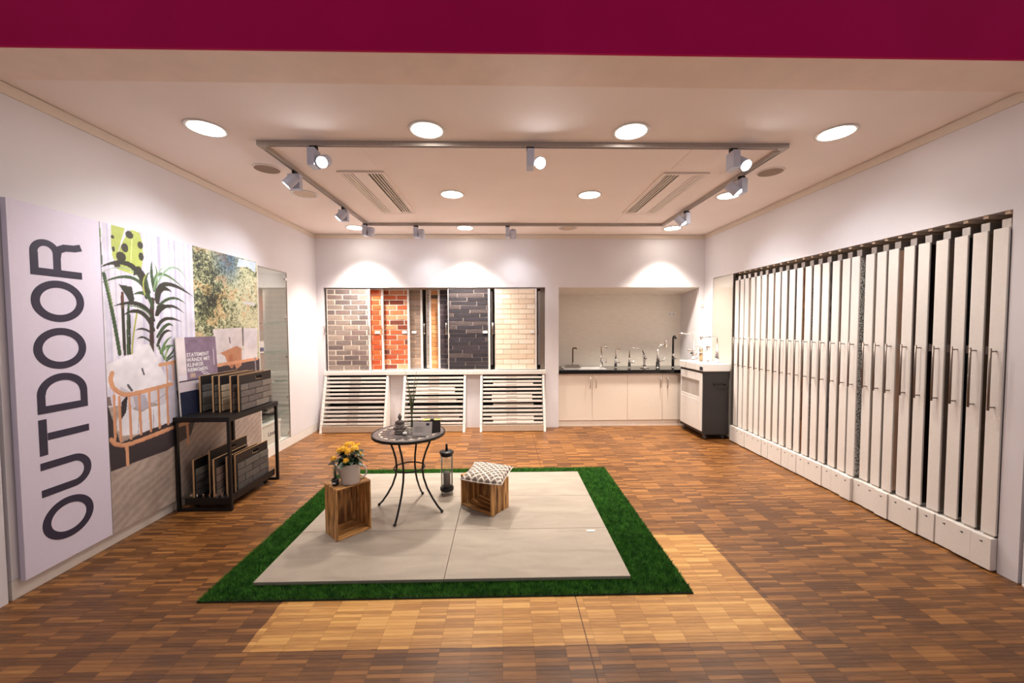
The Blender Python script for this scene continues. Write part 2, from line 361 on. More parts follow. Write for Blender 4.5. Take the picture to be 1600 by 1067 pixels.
tg = thing('name_tag', 'small white plastic name tag lying on the front right patio tile', 'tag', (.675, 2.955, .0405), .02)
obj('plate', MB().box(-.035, .035, -.013, .013, 0, .004), WHITEG, tg, .002)
obj('pin', MB().cyl((-.028, 0, .004), .003, .001, 10), DARK, tg); obj('pin', MB().cyl((.028, 0, .004), .004, .001, 10), DARK, tg)
# ------------------------------------------------------------------ ceiling fittings
def light_at(name, kind, loc, energy, color, parent, size=None, blend=None, radius=.06, aim=None):
    l = bpy.data.lights.new(name, kind); l.energy = energy; l.color = color; l.shadow_soft_size = radius
    if size: l.spot_size = size; l.spot_blend = blend
    o = bpy.data.objects.new(name, l); COL.objects.link(o); o.location = loc
    if aim is not None: o.rotation_euler = (Vector(aim)-Vector(loc)).to_track_quat('-Z', 'Y').to_euler()
    if parent:
        o.parent = parent; o.matrix_parent_inverse = Matrix.Identity(4)
        o.location = Vector(loc)-parent.location
    return o
rows = [('front', 2.945), ('middle', 4.35), ('back', 5.80)]; cols_ = [('far left', -2.17), ('centre left', -.562), ('centre right', .963), ('far right', 2.53)]
ring = MB().lathe([(.112, .006), (.128, .006), (.135, .003), (.135, 0), (.128, -.004), (.112, -.003), (.112, .006)], 40, cap=False)
ring_me = ring.mesh('trim_ring'); ring_me.materials.append(WHITEG)
disc_me = MB().lathe([(.112, 0), (.112, .004)], 36).mesh('diffuser'); disc_me.materials.append(LAMP_ON)
disc_off = MB().lathe([(.112, 0), (.112, .004)], 36).mesh('diffuser'); disc_off.materials.append(DISC_OFF)
for rn, y in rows:
    for cn, x in cols_:
        off = (rn, cn) in (('middle', 'far left'), ('back', 'centre right'))
        if off: lab = 'unlit round recessed ceiling lamp, %s row, %s' % (rn, 'left of the centre, behind the track' if cn == 'far left' else 'near the back wall')
        else: lab = 'lit round recessed ceiling lamp in the %s row, %s of the four columns' % (rn, cn)
        t = thing('ceiling_light', lab, 'ceiling light', (x, y, CZ-.0065), 0, 'round recessed ceiling lamps')
        obj('trim_ring', ring_me, None, t); obj('diffuser', disc_off if off else disc_me, None, t)
        if not off: light_at('lamp_light', 'SPOT', (x, y, CZ-.03), DOWN_W*{'front': .36, 'middle': 1.45, 'back': 2.7}[rn], (1.0, .91, .80), t, math.radians({'front': 116, 'middle': 106, 'back': 98}[rn]), 1.0, .1, (x, y, 0))
for i, (x, y) in enumerate([(-2.169, 3.675), (2.543, 3.69)]):
    t = thing('ceiling_speaker', 'round brown mesh ceiling speaker %s the track lights' % ('left of' if i == 0 else 'right of'), 'speaker', (x, y, CZ-.008), 0, 'round ceiling speakers')
    obj('grille', MB().lathe([(.105, 0), (.105, .006)], 36), MESHG, t)
    obj('rim', MB().lathe([(.105, -.001), (.115, .001), (.118, .008), (.105, .008), (.105, -.001)], 36, cap=False), CEIL, t)
# air conditioners
for i, (x0, sgn) in enumerate([(-1.53, 1), (1.95, -1)]):
    t = thing('air_conditioner', 'slotted white ceiling air conditioner %s half of the track rectangle' % ('in the left' if i == 0 else 'in the right'), 'air conditioner', (x0, 3.75, CZ-.0005), 0, 'ceiling air conditioners')
    def X(a, b): return (a*sgn, b*sgn) if sgn > 0 else (b*sgn, a*sgn)
    a = X(0, .40); fr = MB().box(*X(-.03, .0), -.03, 1.27, -.016, 0).box(*X(.385, .415), -.03, 1.27, -.016, 0).box(*X(0, .385), -.03, 0, -.016, 0).box(*X(0, .385), 1.235, 1.27, -.016, 0).box(*X(.12, .25), 0, 1.235, -.016, 0)
    obj('frame', fr, CEIL, t, .002)
    obj('cavity', MB().box(*X(0, .385), 0, 1.235, -.002, -.0005), DARK, t)
    for k in range(5):
        obj('slat', MB().box(*X(.004+k*.028, .020+k*.028), 0, 1.235, -.015, -.003), CEIL, t)
    for k in range(4):
        obj('slat', MB().box(*X(.274+k*.030, .284+k*.030), 0, 1.235, -.015, -.003), CEIL, t)
    obj('access_panel', MB().box(*X(.0, .38), -.53, -.12, -.004, 0), CEIL, t, .001)
    obj('access_panel', MB().box(*X(.0, .38), 1.34, 1.62, -.003, 0), CEIL, t, .001)
# lighting track
TX0, TX1, TY0, TY1 = -1.905, 2.285, 3.145, 5.56
t = thing('lighting_track', 'grey metal lighting track rectangle under the ceiling carrying the spotlights', 'light track', (0, 0, CZ-.036))
def rail(x0, x1, y0, y1):
    mb = MB(); 
    if x1-x0 > y1-y0: mb.box(x0, x1, y0, y0+.013, 0, .036).box(x0, x1, y1-.013, y1, 0, .036).box(x0, x1, y0+.013, y1-.013, .02, .036)
    else: mb.box(x0, x0+.013, y0, y1, 0, .036).box(x1-.013, x1, y0, y1, 0, .036).box(x0+.013, x1-.013, y0, y1, .02, .036)
    return mb
for a in [(TX0+.05, TX1-.05, TY0-.019, TY0+.019), (TX0+.05, TX1-.05, TY1-.019, TY1+.019), (TX0-.019, TX0+.019, TY0+.05, TY1-.05), (TX1-.019, TX1+.019, TY0+.05, TY1-.05)]:
    obj('rail', rail(*a), RAILM, t); x0, x1, y0, y1 = a
    obj('rail_channel', MB().box(x0+.001, x1-.001, y0+(.0135 if x1-x0 > 1.0 and y1-y0 < .1 else .001), y1-(.0135 if y1-y0 < .1 else .001), .0185, .0197) if x1-x0 > y1-y0 else MB().box(x0+.0135, x1-.0135, y0+.001, y1-.001, .0185, .0197), DARK, t)
for x in (TX0, TX1):
    for y in (TY0, TY1):
        sx = 1 if x < 0 else -1; sy = 1 if y < 4 else -1
        obj('corner_connector', MB().box(min(x-.02*sx, x+.06*sx), max(x-.02*sx, x+.06*sx), y-.02, y+.02, -.002, .036).box(x-.02, x+.02, min(y+.02*sy, y+.06*sy), max(y+.02*sy, y+.06*sy), -.002, .036), RAILM, t, .002)
# spotlights: (x, y, aim, side of the head, label)
spots = [
 (-1.49, 3.145, (-1.15, .3, 1.35), (1, 0), 'at the left of the front rail'),
 (.22, 3.145, (.1, .2, 1.5), (1, 0), 'in the middle of the front rail, facing the viewer'),
 (1.86, 3.145, (2.3, .6, 1.0), (1, 0), 'at the right corner of the front rail'),
 (-1.905, 3.65, (-2.98, 3.2, 1.7), (0, -1), 'on the left rail, nearest the viewer'),
 (-1.905, 4.73, (-2.98, 4.2, 1.7), (0, -1), 'on the left rail, middle one of three'),
 (-1.905, 5.46, (-2.3, 6.3, 1.6), (1, 0), 'on the left rail at the back corner'),
 (-1.23, 5.56, (-1.1, 6.28, 2.0), (1, 0), 'on the back rail, left of its middle'),
 (.063, 5.56, (.2, 6.28, 2.0), (1, 0), 'on the back rail, right of its middle'),
 (2.285, 3.72, (3.25, 3.3, 1.7), (-1, 0), 'on the right rail, nearest the viewer'),
 (2.285, 4.84, (3.25, 4.5, 1.7), (-1, 0), 'on the right rail, towards the back')]
for i, (x, y, aim, side, lab) in enumerate(spots):
    t = thing('spotlight', 'silver track spotlight with box housing ' + lab, 'spotlight', (x, y, CZ-.036), 0, 'silver track spotlights')
    front = y == 3.145; S_SPOT = .55
    obj('adapter', MB().box(-.03 if side[0] else -.012, .03 if side[0] else .012, -.012 if side[0] else -.03, .012 if side[0] else .03, -.03, .001), BLACKM, t)
    w2, d2 = (.028, .055) if side[0] else (.055, .028)
    obj('driver_box', MB().box(-w2, w2, -d2, d2, -.165, -.028), SPOTM, t, .003)
    c = Vector((side[0]*.078, side[1]*.078, -.118))
    d = (Vector(aim)-(Vector((x, y, CZ-.036))+c)).normalized()
    q = d.to_track_quat('-Z', 'Y').to_matrix().to_4x4(); q.translation = c
    hm = MB(); hm.x = q
    hm.lathe([(.030, .066), (.042, .062), (.046, .055), (.046, -.052), (.042, -.054), (.041, -.044), (.0, -.043)], 24)
    hd = obj('lamp_head', hm, SPOTM, t)
    lm = MB(); lm.x = q; lm.lathe([(.0405, -.0475), (.0405, -.0435)], 24)
    obj('lens', lm, SPOT_ON, hd)
    pv = MB().tube([Vector((side[0]*.02, side[1]*.02, -.115)), c-Vector((side[0]*.03, side[1]*.03, 0))], .012, 10)
    obj('pivot', pv, BLACKM, t)
    lo = Vector((x, y, CZ-.036))+c+d*.056
    light_at('lamp_light', 'SPOT', lo, SPOT_W*(.5 if front else 1.4 if abs(x) > 1.9 and y < 5.3 else .4), (.93, .95, 1.0), t, math.radians(90), 1.0, .035, lo+d)

# ------------------------------------------------------------------ left wall display board with the word OUTDOOR
bd = thing('outdoor_sign_panel', 'tall pale lilac board reading OUTDOOR in dark vertical letters on the left wall', 'sign', (L_+.008, 2.37, .10))
obj('panel', MB().box(0, .032, 0, .527, 0, 2.31), mat('lilac_panel', (222, 214, 232), .45, var=.01), bd, .001)
LET = mat('dark_navy_print', (48, 44, 66), .5, var=.03)
def letter(kind, z0, z1):
    """letter lying on its side: u runs up the wall, v from baseline to cap height"""
    W_ = z1-z0; H = .293; s_ = .047; mb = MB(); yb = 2.766-2.37
    fn = lambda u, v, t: (t, yb-v, z0-.10+u)
    ex = (.032, .0335)
    def ringp(cx, cy, rx, ry, a0=0, a1=2*PI, s2=s_, n=40):
        for k in range(n):
            a, b_ = a0+(a1-a0)*k/n, a0+(a1-a0)*(k+1)/n
            P_ = lambda r1, r2, q: (cx+r1*math.cos(q), cy+r2*math.sin(q))
            mb.prism([P_(rx-s2, ry-s2, a), P_(rx, ry, a), P_(rx, ry, b_), P_(rx-s2, ry-s2, b_)], fn, *ex)
    R4 = lambda x0, x1, y0, y1: mb.prism([(x0, y0), (x1, y0), (x1, y1), (x0, y1)], fn, *ex)
    if kind == 'O': ringp(W_/2, H/2, W_/2, H/2+.006)
    if kind == 'U': R4(0, s_, W_/2-.004, H); R4(W_-s_, W_, W_/2-.004, H); ringp(W_/2, W_/2-.004, W_/2, W_/2, PI, 2*PI)
    if kind == 'T': R4(0, W_, H-s_+.003, H); R4(W_/2-s_/2, W_/2+s_/2, 0, H-s_)
    if kind == 'D':
        R4(0, s_, 0, H); q = W_-.13; R4(s_, q, 0, s_-.003); R4(s_, q, H-s_+.003, H); ringp(q, H/2, .13, H/2, -PI/2, PI/2, s_)
    if kind == 'R':
        R4(0, s_, 0, H); q = .145; rr = .083; R4(s_, q, H-s_+.004, H); R4(s_, q, H-2*rr-.002, H-2*rr+s_-.006); ringp(q, H-rr, .085, rr, -PI/2, PI/2, s_-.006)
        pts = [(q-.01, H-2*rr+.02), (q+.03, H-2*rr+.012), (q+.052, H-2*rr-.028), (q+.058, .04), (q+.072, 0)]; ex = (.032, .0342)
        prev = None
        for k, (u, v) in enumerate(pts):
            if k:
                u0, v0 = pts[k-1]; d = Vector((u-u0, v-v0)).normalized(); n_ = Vector((-d.y, d.x))*.0225
                mb.prism([(u0-n_.x-d.x*.008, v0-n_.y-d.y*.008*(k > 1)), (u-n_.x, v-n_.y), (u+n_.x, v+n_.y), (u0+n_.x-d.x*.008, v0+n_.y-d.y*.008*(k > 1))], fn, .032, .0338+k*.0001)
    return mb
for nm, k, a, b_ in [('letter_o', 'O', .240, .513), ('letter_u', 'U', .565, .785), ('letter_t', 'T', .83, 1.06), ('letter_d', 'D', 1.095, 1.343), ('letter_o', 'O', 1.371, 1.641), ('letter_o', 'O', 1.679, 1.950), ('letter_r', 'R', 1.974, 2.228)]:
    obj(nm, letter(k, a, b_), LET, bd)

# ------------------------------------------------------------------ large printed pictures (flat prints, coloured point by point)
PLANT= [('P', (178, 190, 98), [(2.982, 2.407), (3.039, 2.41), (3.089, 2.406), (3.066, 2.337), (3.032, 2.233), (3.003, 2.141), (2.985, 2.167), (2.978, 2.25)]), ('P', (178, 190, 98), [(3.135, 2.407), (3.21, 2.405), (3.231, 2.323), (3.233, 2.221), (3.209, 2.094), (3.131, 2.062), (3.015, 2.085), (3.003, 2.136), (3.042, 2.244), (3.081, 2.33)]), ('S', (222, 226, 150), [(3.15, 2.386), (3.132, 2.222), (3.12, 2.071)], 0.0073), ('E', (58, 56, 44), (3.123, 2.365), 0.032, 0.03), ('E', (58, 56, 44), (3.082, 2.257), 0.028, 0.035), ('E', (58, 56, 44), (3.049, 2.183), 0.039, 0.037), ('E', (58, 56, 44), (3.211, 2.304), 0.025, 0.029), ('E', (58, 56, 44), (3.215, 2.212), 0.022, 0.033), ('E', (58, 56, 44), (3.189, 2.103), 0.027, 0.029), ('E', (58, 56, 44), (2.99, 2.319), 0.012, 0.014), ('E', (58, 56, 44), (2.993, 2.23), 0.012, 0.019), ('E', (58, 56, 44), (3.016, 2.11), 0.024, 0.02), ('S', (120, 170, 90), [(2.897, 2.353), (2.893, 2.27)], 0.0198), ('S', (90, 110, 90), [(2.897, 2.261), (2.904, 2.106)], 0.0144), ('S', (62, 84, 58), [(2.914, 2.033), (2.959, 1.793), (3.007, 1.441)], 0.0285), ('S', (130, 150, 90), [(2.931, 1.998), (2.969, 1.794)], 0.008), ('S', (52, 52, 46), [(3.047, 1.905), (3.045, 1.699), (3.047, 1.438)], 0.024), ('S', (100, 60, 50), [(3.047, 1.905), (3.045, 1.797)], 0.016), ('S', (62, 84, 58), [(3.093, 1.81), (3.079, 1.65), (3.072, 1.436)], 0.0189), ('S', (52, 52, 46), [(3.098, 1.74), (3.088, 1.435)], 0.0147), ('S', (168, 172, 80), [(3.166, 1.783), (3.126, 1.6), (3.103, 1.434)], 0.0132), ('P', (55, 58, 50), [(3.02, 1.97), (3.126, 1.962), (3.143, 1.863), (3.114, 1.816), (3.076, 1.888)]), ('S', (70, 50, 48), [(3.3, 1.873), (3.284, 1.65), (3.28, 1.421)], 0.0391), ('T', (52, 52, 46), [(3.249, 1.891), (3.133, 2.123), (2.894, 2.081)], 0.0461), ('T', (62, 84, 58), [(3.261, 1.902), (3.129, 2.032), (2.893, 1.966)], 0.0273), ('T', (150, 170, 140), [(3.234, 1.952), (3.101, 2.098), (2.897, 2.04)], 0.01), ('T', (52, 52, 46), [(3.255, 1.912), (3.206, 2.073), (3.146, 2.054)], 0.066), ('T', (62, 84, 58), [(3.297, 1.81), (3.244, 1.911), (3.134, 1.902)], 0.0357), ('T', (52, 52, 46), [(3.304, 1.703), (3.184, 1.825), (2.979, 1.804)], 0.0374), ('T', (96, 128, 84), [(3.282, 1.735), (3.173, 1.804), (3.027, 1.801)], 0.011), ('T', (52, 52, 46), [(3.301, 1.618), (3.193, 1.763), (3.044, 1.734)], 0.0357), ('T', (52, 52, 46), [(3.276, 1.597), (3.209, 1.629), (3.143, 1.62)], 0.0189), ('T', (52, 52, 46), [(3.273, 1.518), (3.206, 1.562), (3.151, 1.548)], 0.0168), ('T', (96, 128, 84), [(3.316, 1.96), (3.395, 2.098), (3.629, 1.99)], 0.0253), ('T', (150, 180, 150), [(3.328, 1.961), (3.5, 2.168), (3.675, 2.065)], 0.0167), ('T', (52, 52, 46), [(3.336, 1.876), (3.441, 2.016), (3.721, 1.932)], 0.0407), ('T', (62, 84, 58), [(3.345, 1.812), (3.488, 1.898), (3.63, 1.861)], 0.025), ('T', (52, 52, 46), [(3.347, 1.855), (3.389, 1.967), (3.49, 1.954)], 0.046), ('T', (52, 52, 46), [(3.342, 1.747), (3.459, 1.829), (3.612, 1.773)], 0.0287), ('T', (52, 52, 46), [(3.337, 1.639), (3.428, 1.717), (3.587, 1.691)], 0.03), ('T', (62, 84, 58), [(3.334, 1.564), (3.425, 1.661), (3.49, 1.65)], 0.0287), ('T', (52, 52, 46), [(3.331, 1.488), (3.397, 1.595), (3.475, 1.605)], 0.0287), ('T', (52, 52, 46), [(3.33, 1.747), (3.382, 1.825), (3.471, 1.805)], 0.0287), ('T', (62, 84, 58), [(3.321, 1.95), (3.303, 2.075), (3.307, 2.186)], 0.0276), ('T', (96, 128, 84), [(3.327, 1.95), (3.351, 2.081), (3.337, 2.165)], 0.0175), ('T', (150, 180, 140), [(3.316, 1.96), (3.37, 2.105), (3.422, 2.151)], 0.0114), ('T', (62, 84, 58), [(3.279, 1.935), (3.25, 2.037), (3.286, 2.094)], 0.022), ('T', (170, 180, 90), [(3.233, 1.91), (3.226, 2.013), (3.263, 2.08)], 0.0147), ('T', (96, 128, 84), [(3.365, 1.421), (3.406, 1.507), (3.473, 1.56)], 0.0239), ('T', (96, 128, 84), [(3.365, 1.421), (3.417, 1.473), (3.496, 1.48)], 0.0239), ('T', (62, 84, 58), [(3.358, 1.421), (3.343, 1.488), (3.319, 1.5)], 0.0184), ('T', (96, 128, 84), [(3.271, 1.481), (3.248, 1.492), (3.225, 1.483)], 0.0153), ('T', (96, 128, 84), [(3.4, 1.363), (3.429, 1.45), (3.482, 1.481)], 0.0191), ('T', (62, 84, 58), [(3.4, 1.363), (3.466, 1.414), (3.488, 1.458)], 0.0191), ('T', (96, 128, 84), [(3.393, 1.364), (3.365, 1.432), (3.33, 1.467)], 0.0184), ('T', (170, 190, 140), [(3.4, 1.363), (3.415, 1.428), (3.405, 1.484)], 0.012), ('T', (62, 84, 58), [(3.412, 1.351), (3.465, 1.38), (3.492, 1.389)], 0.0167)]
CHAIR= [('P', (52, 46, 54), [(2.881, 1.15), (2.884, 0.908), (2.902, 0.573), (3.39, 0.578), (3.641, 0.636), (3.691, 0.744), (3.985, 0.724), (4.673, 0.777), (4.693, 1.19), (3.888, 1.245), (3.476, 1.027), (3.388, 0.82), (2.982, 0.764)]), ('P', (126, 108, 104), [(2.893, 1.133), (2.921, 1.128), (2.932, 1.059), (2.895, 1.067)]), ('P', (196, 190, 204), [(3.411, 1.34), (3.53, 1.329), (3.564, 0.847), (3.4, 0.795)]), ('P', (232, 229, 236), [(2.908, 1.368), (3.01, 1.406), (3.124, 1.438), (3.16, 1.507), (3.26, 1.502), (3.314, 1.392), (3.405, 1.207), (3.455, 1.155), (3.099, 1.096), (3.046, 1.085), (2.962, 1.189), (2.901, 1.208)]), ('P', (208, 204, 212), [(3.001, 1.192), (3.1, 1.126), (3.402, 1.13), (3.407, 0.961), (3.184, 1.049), (3.0, 0.956)]), ('P', (176, 170, 182), [(3.099, 1.096), (3.197, 1.099), (3.238, 0.985), (3.125, 0.968)]), ('P', (228, 226, 234), [(2.96, 0.927), (2.992, 0.988), (3.074, 1.01), (3.157, 0.961), (3.249, 0.983), (3.408, 0.983), (3.414, 0.814), (3.128, 0.792), (3.004, 0.812), (2.967, 0.867)]), ('P', (50, 44, 50), [(3.005, 1.074), (3.058, 1.123), (3.037, 0.988), (2.984, 0.921)]), ('S', (70, 70, 84), [(3.184, 1.309), (3.198, 1.261)], 0.0138), ('S', (90, 86, 96), [(3.061, 1.193), (3.09, 1.148)], 0.0189), ('S', (90, 90, 100), [(3.518, 1.065), (3.529, 1.006)], 0.0311), ('S', (168, 164, 176), [(3.141, 0.954), (3.128, 0.792)], 0.0063), ('S', (168, 164, 176), [(3.271, 0.957), (3.265, 0.808)], 0.0069), ('S', (168, 164, 176), [(3.238, 0.996), (3.399, 1.074)], 0.0072), ('S', (214, 158, 120), [(3.348, 1.324), (3.496, 1.334)], 0.0311), ('S', (214, 158, 120), [(3.41, 1.307), (3.417, 1.116)], 0.0138), ('S', (214, 158, 120), [(3.475, 1.311), (3.476, 1.175)], 0.0143), ('S', (214, 158, 120), [(2.95, 1.133), (2.945, 0.8)], 0.019), ('S', (206, 136, 104), [(2.955, 1.132), (2.95, 0.798)], 0.0057), ('S', (214, 158, 120), [(2.988, 1.116), (2.989, 0.777)], 0.019), ('S', (206, 136, 104), [(2.993, 1.115), (2.994, 0.775)], 0.0057), ('S', (214, 158, 120), [(3.066, 1.112), (3.069, 0.773)], 0.02), ('S', (206, 136, 104), [(3.072, 1.111), (3.075, 0.772)], 0.006), ('S', (214, 158, 120), [(3.148, 1.11), (3.152, 0.786)], 0.022), ('S', (206, 136, 104), [(3.154, 1.108), (3.158, 0.784)], 0.0066), ('S', (214, 158, 120), [(3.237, 1.111), (3.24, 0.787)], 0.0219), ('S', (206, 136, 104), [(3.244, 1.11), (3.247, 0.786)], 0.0069), ('S', (214, 158, 120), [(3.32, 1.112), (3.322, 0.793)], 0.023), ('S', (206, 136, 104), [(3.327, 1.111), (3.329, 0.791)], 0.0069), ('S', (214, 158, 120), [(3.402, 1.13), (3.407, 0.804)], 0.023), ('S', (206, 136, 104), [(3.41, 1.128), (3.414, 0.802)], 0.0072), ('S', (214, 158, 120), [(2.943, 1.302), (2.932, 1.26), (2.943, 1.201), (2.984, 1.154), (3.048, 1.123), (3.165, 1.123), (3.454, 1.144)], 0.034), ('S', (206, 136, 104), [(2.952, 1.181), (2.989, 1.138), (3.047, 1.109), (3.164, 1.107)], 0.008), ('S', (214, 158, 120), [(2.915, 0.809), (2.957, 0.76), (3.072, 0.735), (3.411, 0.758), (3.617, 0.763)], 0.0315), ('S', (206, 136, 104), [(2.916, 0.792), (2.966, 0.743), (3.072, 0.721), (3.41, 0.741)], 0.008), ('S', (214, 158, 120), [(3.03, 0.724), (3.034, 0.582)], 0.0259), ('S', (214, 158, 120), [(3.605, 0.754), (3.611, 0.567)], 0.0268)]
GARD= [('P', (196, 212, 228), [(4.377, 2.398), (4.677, 2.405), (4.652, 2.282), (4.524, 2.329), (4.342, 2.302)]), ('P', (216, 214, 212), [(4.408, 1.936), (4.631, 1.928), (4.629, 1.89), (4.45, 1.902)]), ('P', (214, 206, 206), [(3.958, 1.622), (4.389, 1.639), (4.405, 1.319), (4.008, 1.34)]), ('P', (222, 216, 220), [(4.419, 1.633), (4.667, 1.632), (4.651, 1.279), (4.417, 1.381)]), ('P', (226, 220, 222), [(3.922, 1.353), (4.169, 1.377), (4.656, 1.399), (4.651, 1.279), (4.164, 1.269), (3.955, 1.276)]), ('P', (198, 140, 106), [(4.048, 1.375), (4.299, 1.438), (4.378, 1.404), (4.37, 1.219), (4.288, 1.183), (4.247, 1.251), (4.216, 1.195), (4.162, 1.24), (4.118, 1.337)]), ('P', (190, 118, 84), [(4.167, 1.338), (4.229, 1.353), (4.24, 1.212), (4.189, 1.218)]), ('S', (222, 160, 124), [(3.905, 1.251), (4.65, 1.268)], 0.0333), ('S', (80, 74, 84), [(4.19, 1.532), (4.201, 1.473)], 0.0142), ('S', (90, 84, 90), [(4.407, 1.629), (4.404, 1.443)], 0.0199), ('S', (222, 160, 124), [(3.969, 1.25), (3.97, 1.175)], 0.0255), ('S', (150, 140, 146), [(4.606, 1.282), (4.616, 1.118)], 0.0214)]

STEP = .0042
class Canvas:
    def __init__(s, y0, y1, z0, z1):
        s.ny, s.nz = int((y1-y0)/STEP)+1, int((z1-z0)/STEP)+1
        s.y, s.z = np.meshgrid(np.linspace(y0, y1, s.ny), np.linspace(z0, z1, s.nz)); s.c = np.zeros((s.nz, s.ny, 3)); s.b = (y0, y1, z0, z1)
        s.r = np.random.default_rng(3)
    def fill(s, mask, col): s.c[mask] = col
    def poly(s, pts, col):
        ins = np.zeros(s.y.shape, bool); n = len(pts); j = n-1
        for i in range(n):
            (yi, zi), (yj, zj) = pts[i], pts[j]
            if zi != zj: ins ^= ((zi > s.z) != (zj > s.z)) & (s.y < (yj-yi)*(s.z-zi)/(zj-zi)+yi)
            j = i
        s.fill(ins, col)
    def curve(s, pts):
        p = np.array(pts, float)
        if len(p) == 2: return np.linspace(p[0], p[1], 12)
        if len(p) == 3:
            t = np.linspace(0, 1, 22)[:, None]; c = 2*p[1]-.5*(p[0]+p[2]); return (1-t)**2*p[0]+2*t*(1-t)*c+t*t*p[2]
        out = []; q = np.vstack([2*p[0]-p[1], p, 2*p[-1]-p[-2]])
        for i in range(1, len(q)-2):
            for t in np.linspace(0, 1, 8, endpoint=False):
                out.append(.5*((2*q[i])+(-q[i-1]+q[i+1])*t+(2*q[i-1]-5*q[i]+4*q[i+1]-q[i+2])*t*t+(-q[i-1]+3*q[i]-3*q[i+1]+q[i+2])*t**3))
        out.append(p[-1]); return np.array(out)
    def stroke(s, pts, w_, col, taper=False):
        c = s.curve(pts); n = len(c)
        for k in range(n-1):
            f = (k+.5)/(n-1); ww = w_/2*(1.0 if not taper else max(.12, math.sin(PI*min(1, .25+.75*f))**.7)); ww = max(ww, STEP*.55)
            a, b_ = c[k], c[k+1]; lo = np.minimum(a, b_)-ww; hi = np.maximum(a, b_)+ww
            j0, j1 = np.searchsorted(s.y[0], [lo[0], hi[0]]); i0, i1 = np.searchsorted(s.z[:, 0], [lo[1], hi[1]])
            if j1 <= j0 or i1 <= i0: continue
            Y, Z = s.y[i0:i1, j0:j1], s.z[i0:i1, j0:j1]; d = b_-a; L2 = max(1e-9, d@d)
            t = np.clip(((Y-a[0])*d[0]+(Z-a[1])*d[1])/L2, 0, 1); m = (Y-a[0]-t*d[0])**2+(Z-a[1]-t*d[1])**2 < ww*ww
            s.c[i0:i1, j0:j1][m] = col
    def run(s, cmds):
        for q in cmds:
            if q[0] == 'P': s.poly(q[2], q[1])
            elif q[0] == 'S': s.stroke(q[2], q[3], q[1])
            elif q[0] == 'T': s.stroke(q[2], q[3], q[1], True)
            else: s.fill(((s.y-q[2][0])/q[3])**2+((s.z-q[2][1])/q[4])**2 < 1, q[1])
    def noise(s, sc):
        h, w_ = s.c.shape[:2]; a, b_ = max(2, int(h/sc)+2), max(2, int(w_/sc)+2); g = s.r.random((a, b_))
        yi = np.linspace(0, a-1.001, h); xi = np.linspace(0, b_-1.001, w_); y0 = yi.astype(int); x0 = xi.astype(int); fy = (yi-y0)[:, None]; fx = (xi-x0)[None]
        return g[y0][:, x0]*(1-fy)*(1-fx)+g[y0+1][:, x0]*fy*(1-fx)+g[y0][:, x0+1]*(1-fy)*fx+g[y0+1][:, x0+1]*fy*fx
    def mesh(s, name, xoff, m):
        ny, nz = s.ny, s.nz; y0, z0 = s.b[0], s.b[2]
        co = np.stack([np.full(s.y.shape, xoff), s.y-y0, s.z-z0], -1).reshape(-1)
        idx = np.arange(ny*nz).reshape(nz, ny); q = np.stack([idx[:-1, :-1], idx[:-1, 1:], idx[1:, 1:], idx[1:, :-1]], -1).reshape(-1)
        me = bpy.data.meshes.new(name); nf = (ny-1)*(nz-1); me.vertices.add(ny*nz); me.loops.add(4*nf); me.polygons.add(nf)
        me.vertices.foreach_set('co', co); me.loops.foreach_set('vertex_index', q); me.polygons.foreach_set('loop_start', np.arange(nf)*4); me.update(calc_edges=True)
        v = np.clip(s.c/255, 0, 1); v = np.where(v <= .04045, v/12.92, ((v+.055)/1.055)**2.4)
        a = me.color_attributes.new('print', 'FLOAT_COLOR', 'POINT'); a.data.foreach_set('color', np.concatenate([v, np.ones(v.shape[:2]+(1,))], -1).reshape(-1)); me.materials.append(m); return me
PRINT = bpy.data.materials.new('picture_print'); PRINT.use_nodes = True
_a = PRINT.node_tree.nodes.new('ShaderNodeVertexColor'); _a.layer_name = 'print'
PRINT.node_tree.links.new(_a.outputs[0], PRINT.node_tree.nodes['Principled BSDF'].inputs['Base Color']); PRINT.node_tree.nodes['Principled BSDF'].inputs['Roughness'].default_value = .45
cv = Canvas(2.90, 4.688, .10, 2.41)
Y, Z = cv.y, cv.z; left = Y < 3.735
fold = .5+.5*np.sin(Y*95+2.2*np.sin(Y*23)+.25*np.sin(Z*2.1)); fold2 = .5+.5*np.sin(Y*41+1.0)
cv.c[:] = np.array([226, 222, 233])-(fold**6*26+fold2**8*16)[..., None]*np.array([1, 1, .6])
# foliage photograph on the right part
n1, n2, n3, n4, n5 = cv.noise(60), cv.noise(22), cv.noise(8), cv.noise(3.2), cv.noise(1.6)
n6 = cv.r.random(Y.shape)
tone = n1*.40+n2*.42+n3*.42+n4*.72+n5*.62+n6*.45+(Y-3.735)*.20-(Z > 2.15)*.05-.52; tone = tone-np.exp(-(((Y-3.98)/.18)**2+((Z-1.85)/.28)**2))*.5-np.exp(-(((Y-3.80)/.12)**2+((Z-2.3)/.2)**2))*.3
t = np.clip((tone-.50)*1.5+.05, 0, 1)[..., None]
fol = np.where(t < .25, np.array([34, 38, 34])+t/.25*np.array([32, 38, 22]), np.where(t < .55, np.array([66, 76, 56])+(t-.25)/.3*np.array([76, 74, 40]), np.array([142, 148, 104])+np.clip((t-.55)/.45, 0, 1)*np.array([70, 62, 70])))
blue = np.clip((Z-2.05)/.25, 0, 1)*np.clip((Y-3.95)/.2, 0, 1)*np.clip((4.42-Y)/.15, 0, 1); fol = fol*(1-blue[..., None]*.75)+np.array([52, 86, 118])*blue[..., None]*.75*(.5+n4[..., None])
brn = (n2 > .6)*(n3 > .4)*(Z > 1.2); fol = np.where(brn[..., None], fol*.82+np.array([34, 14, 2]), fol)
cv.c = np.where(left[..., None], cv.c, fol)
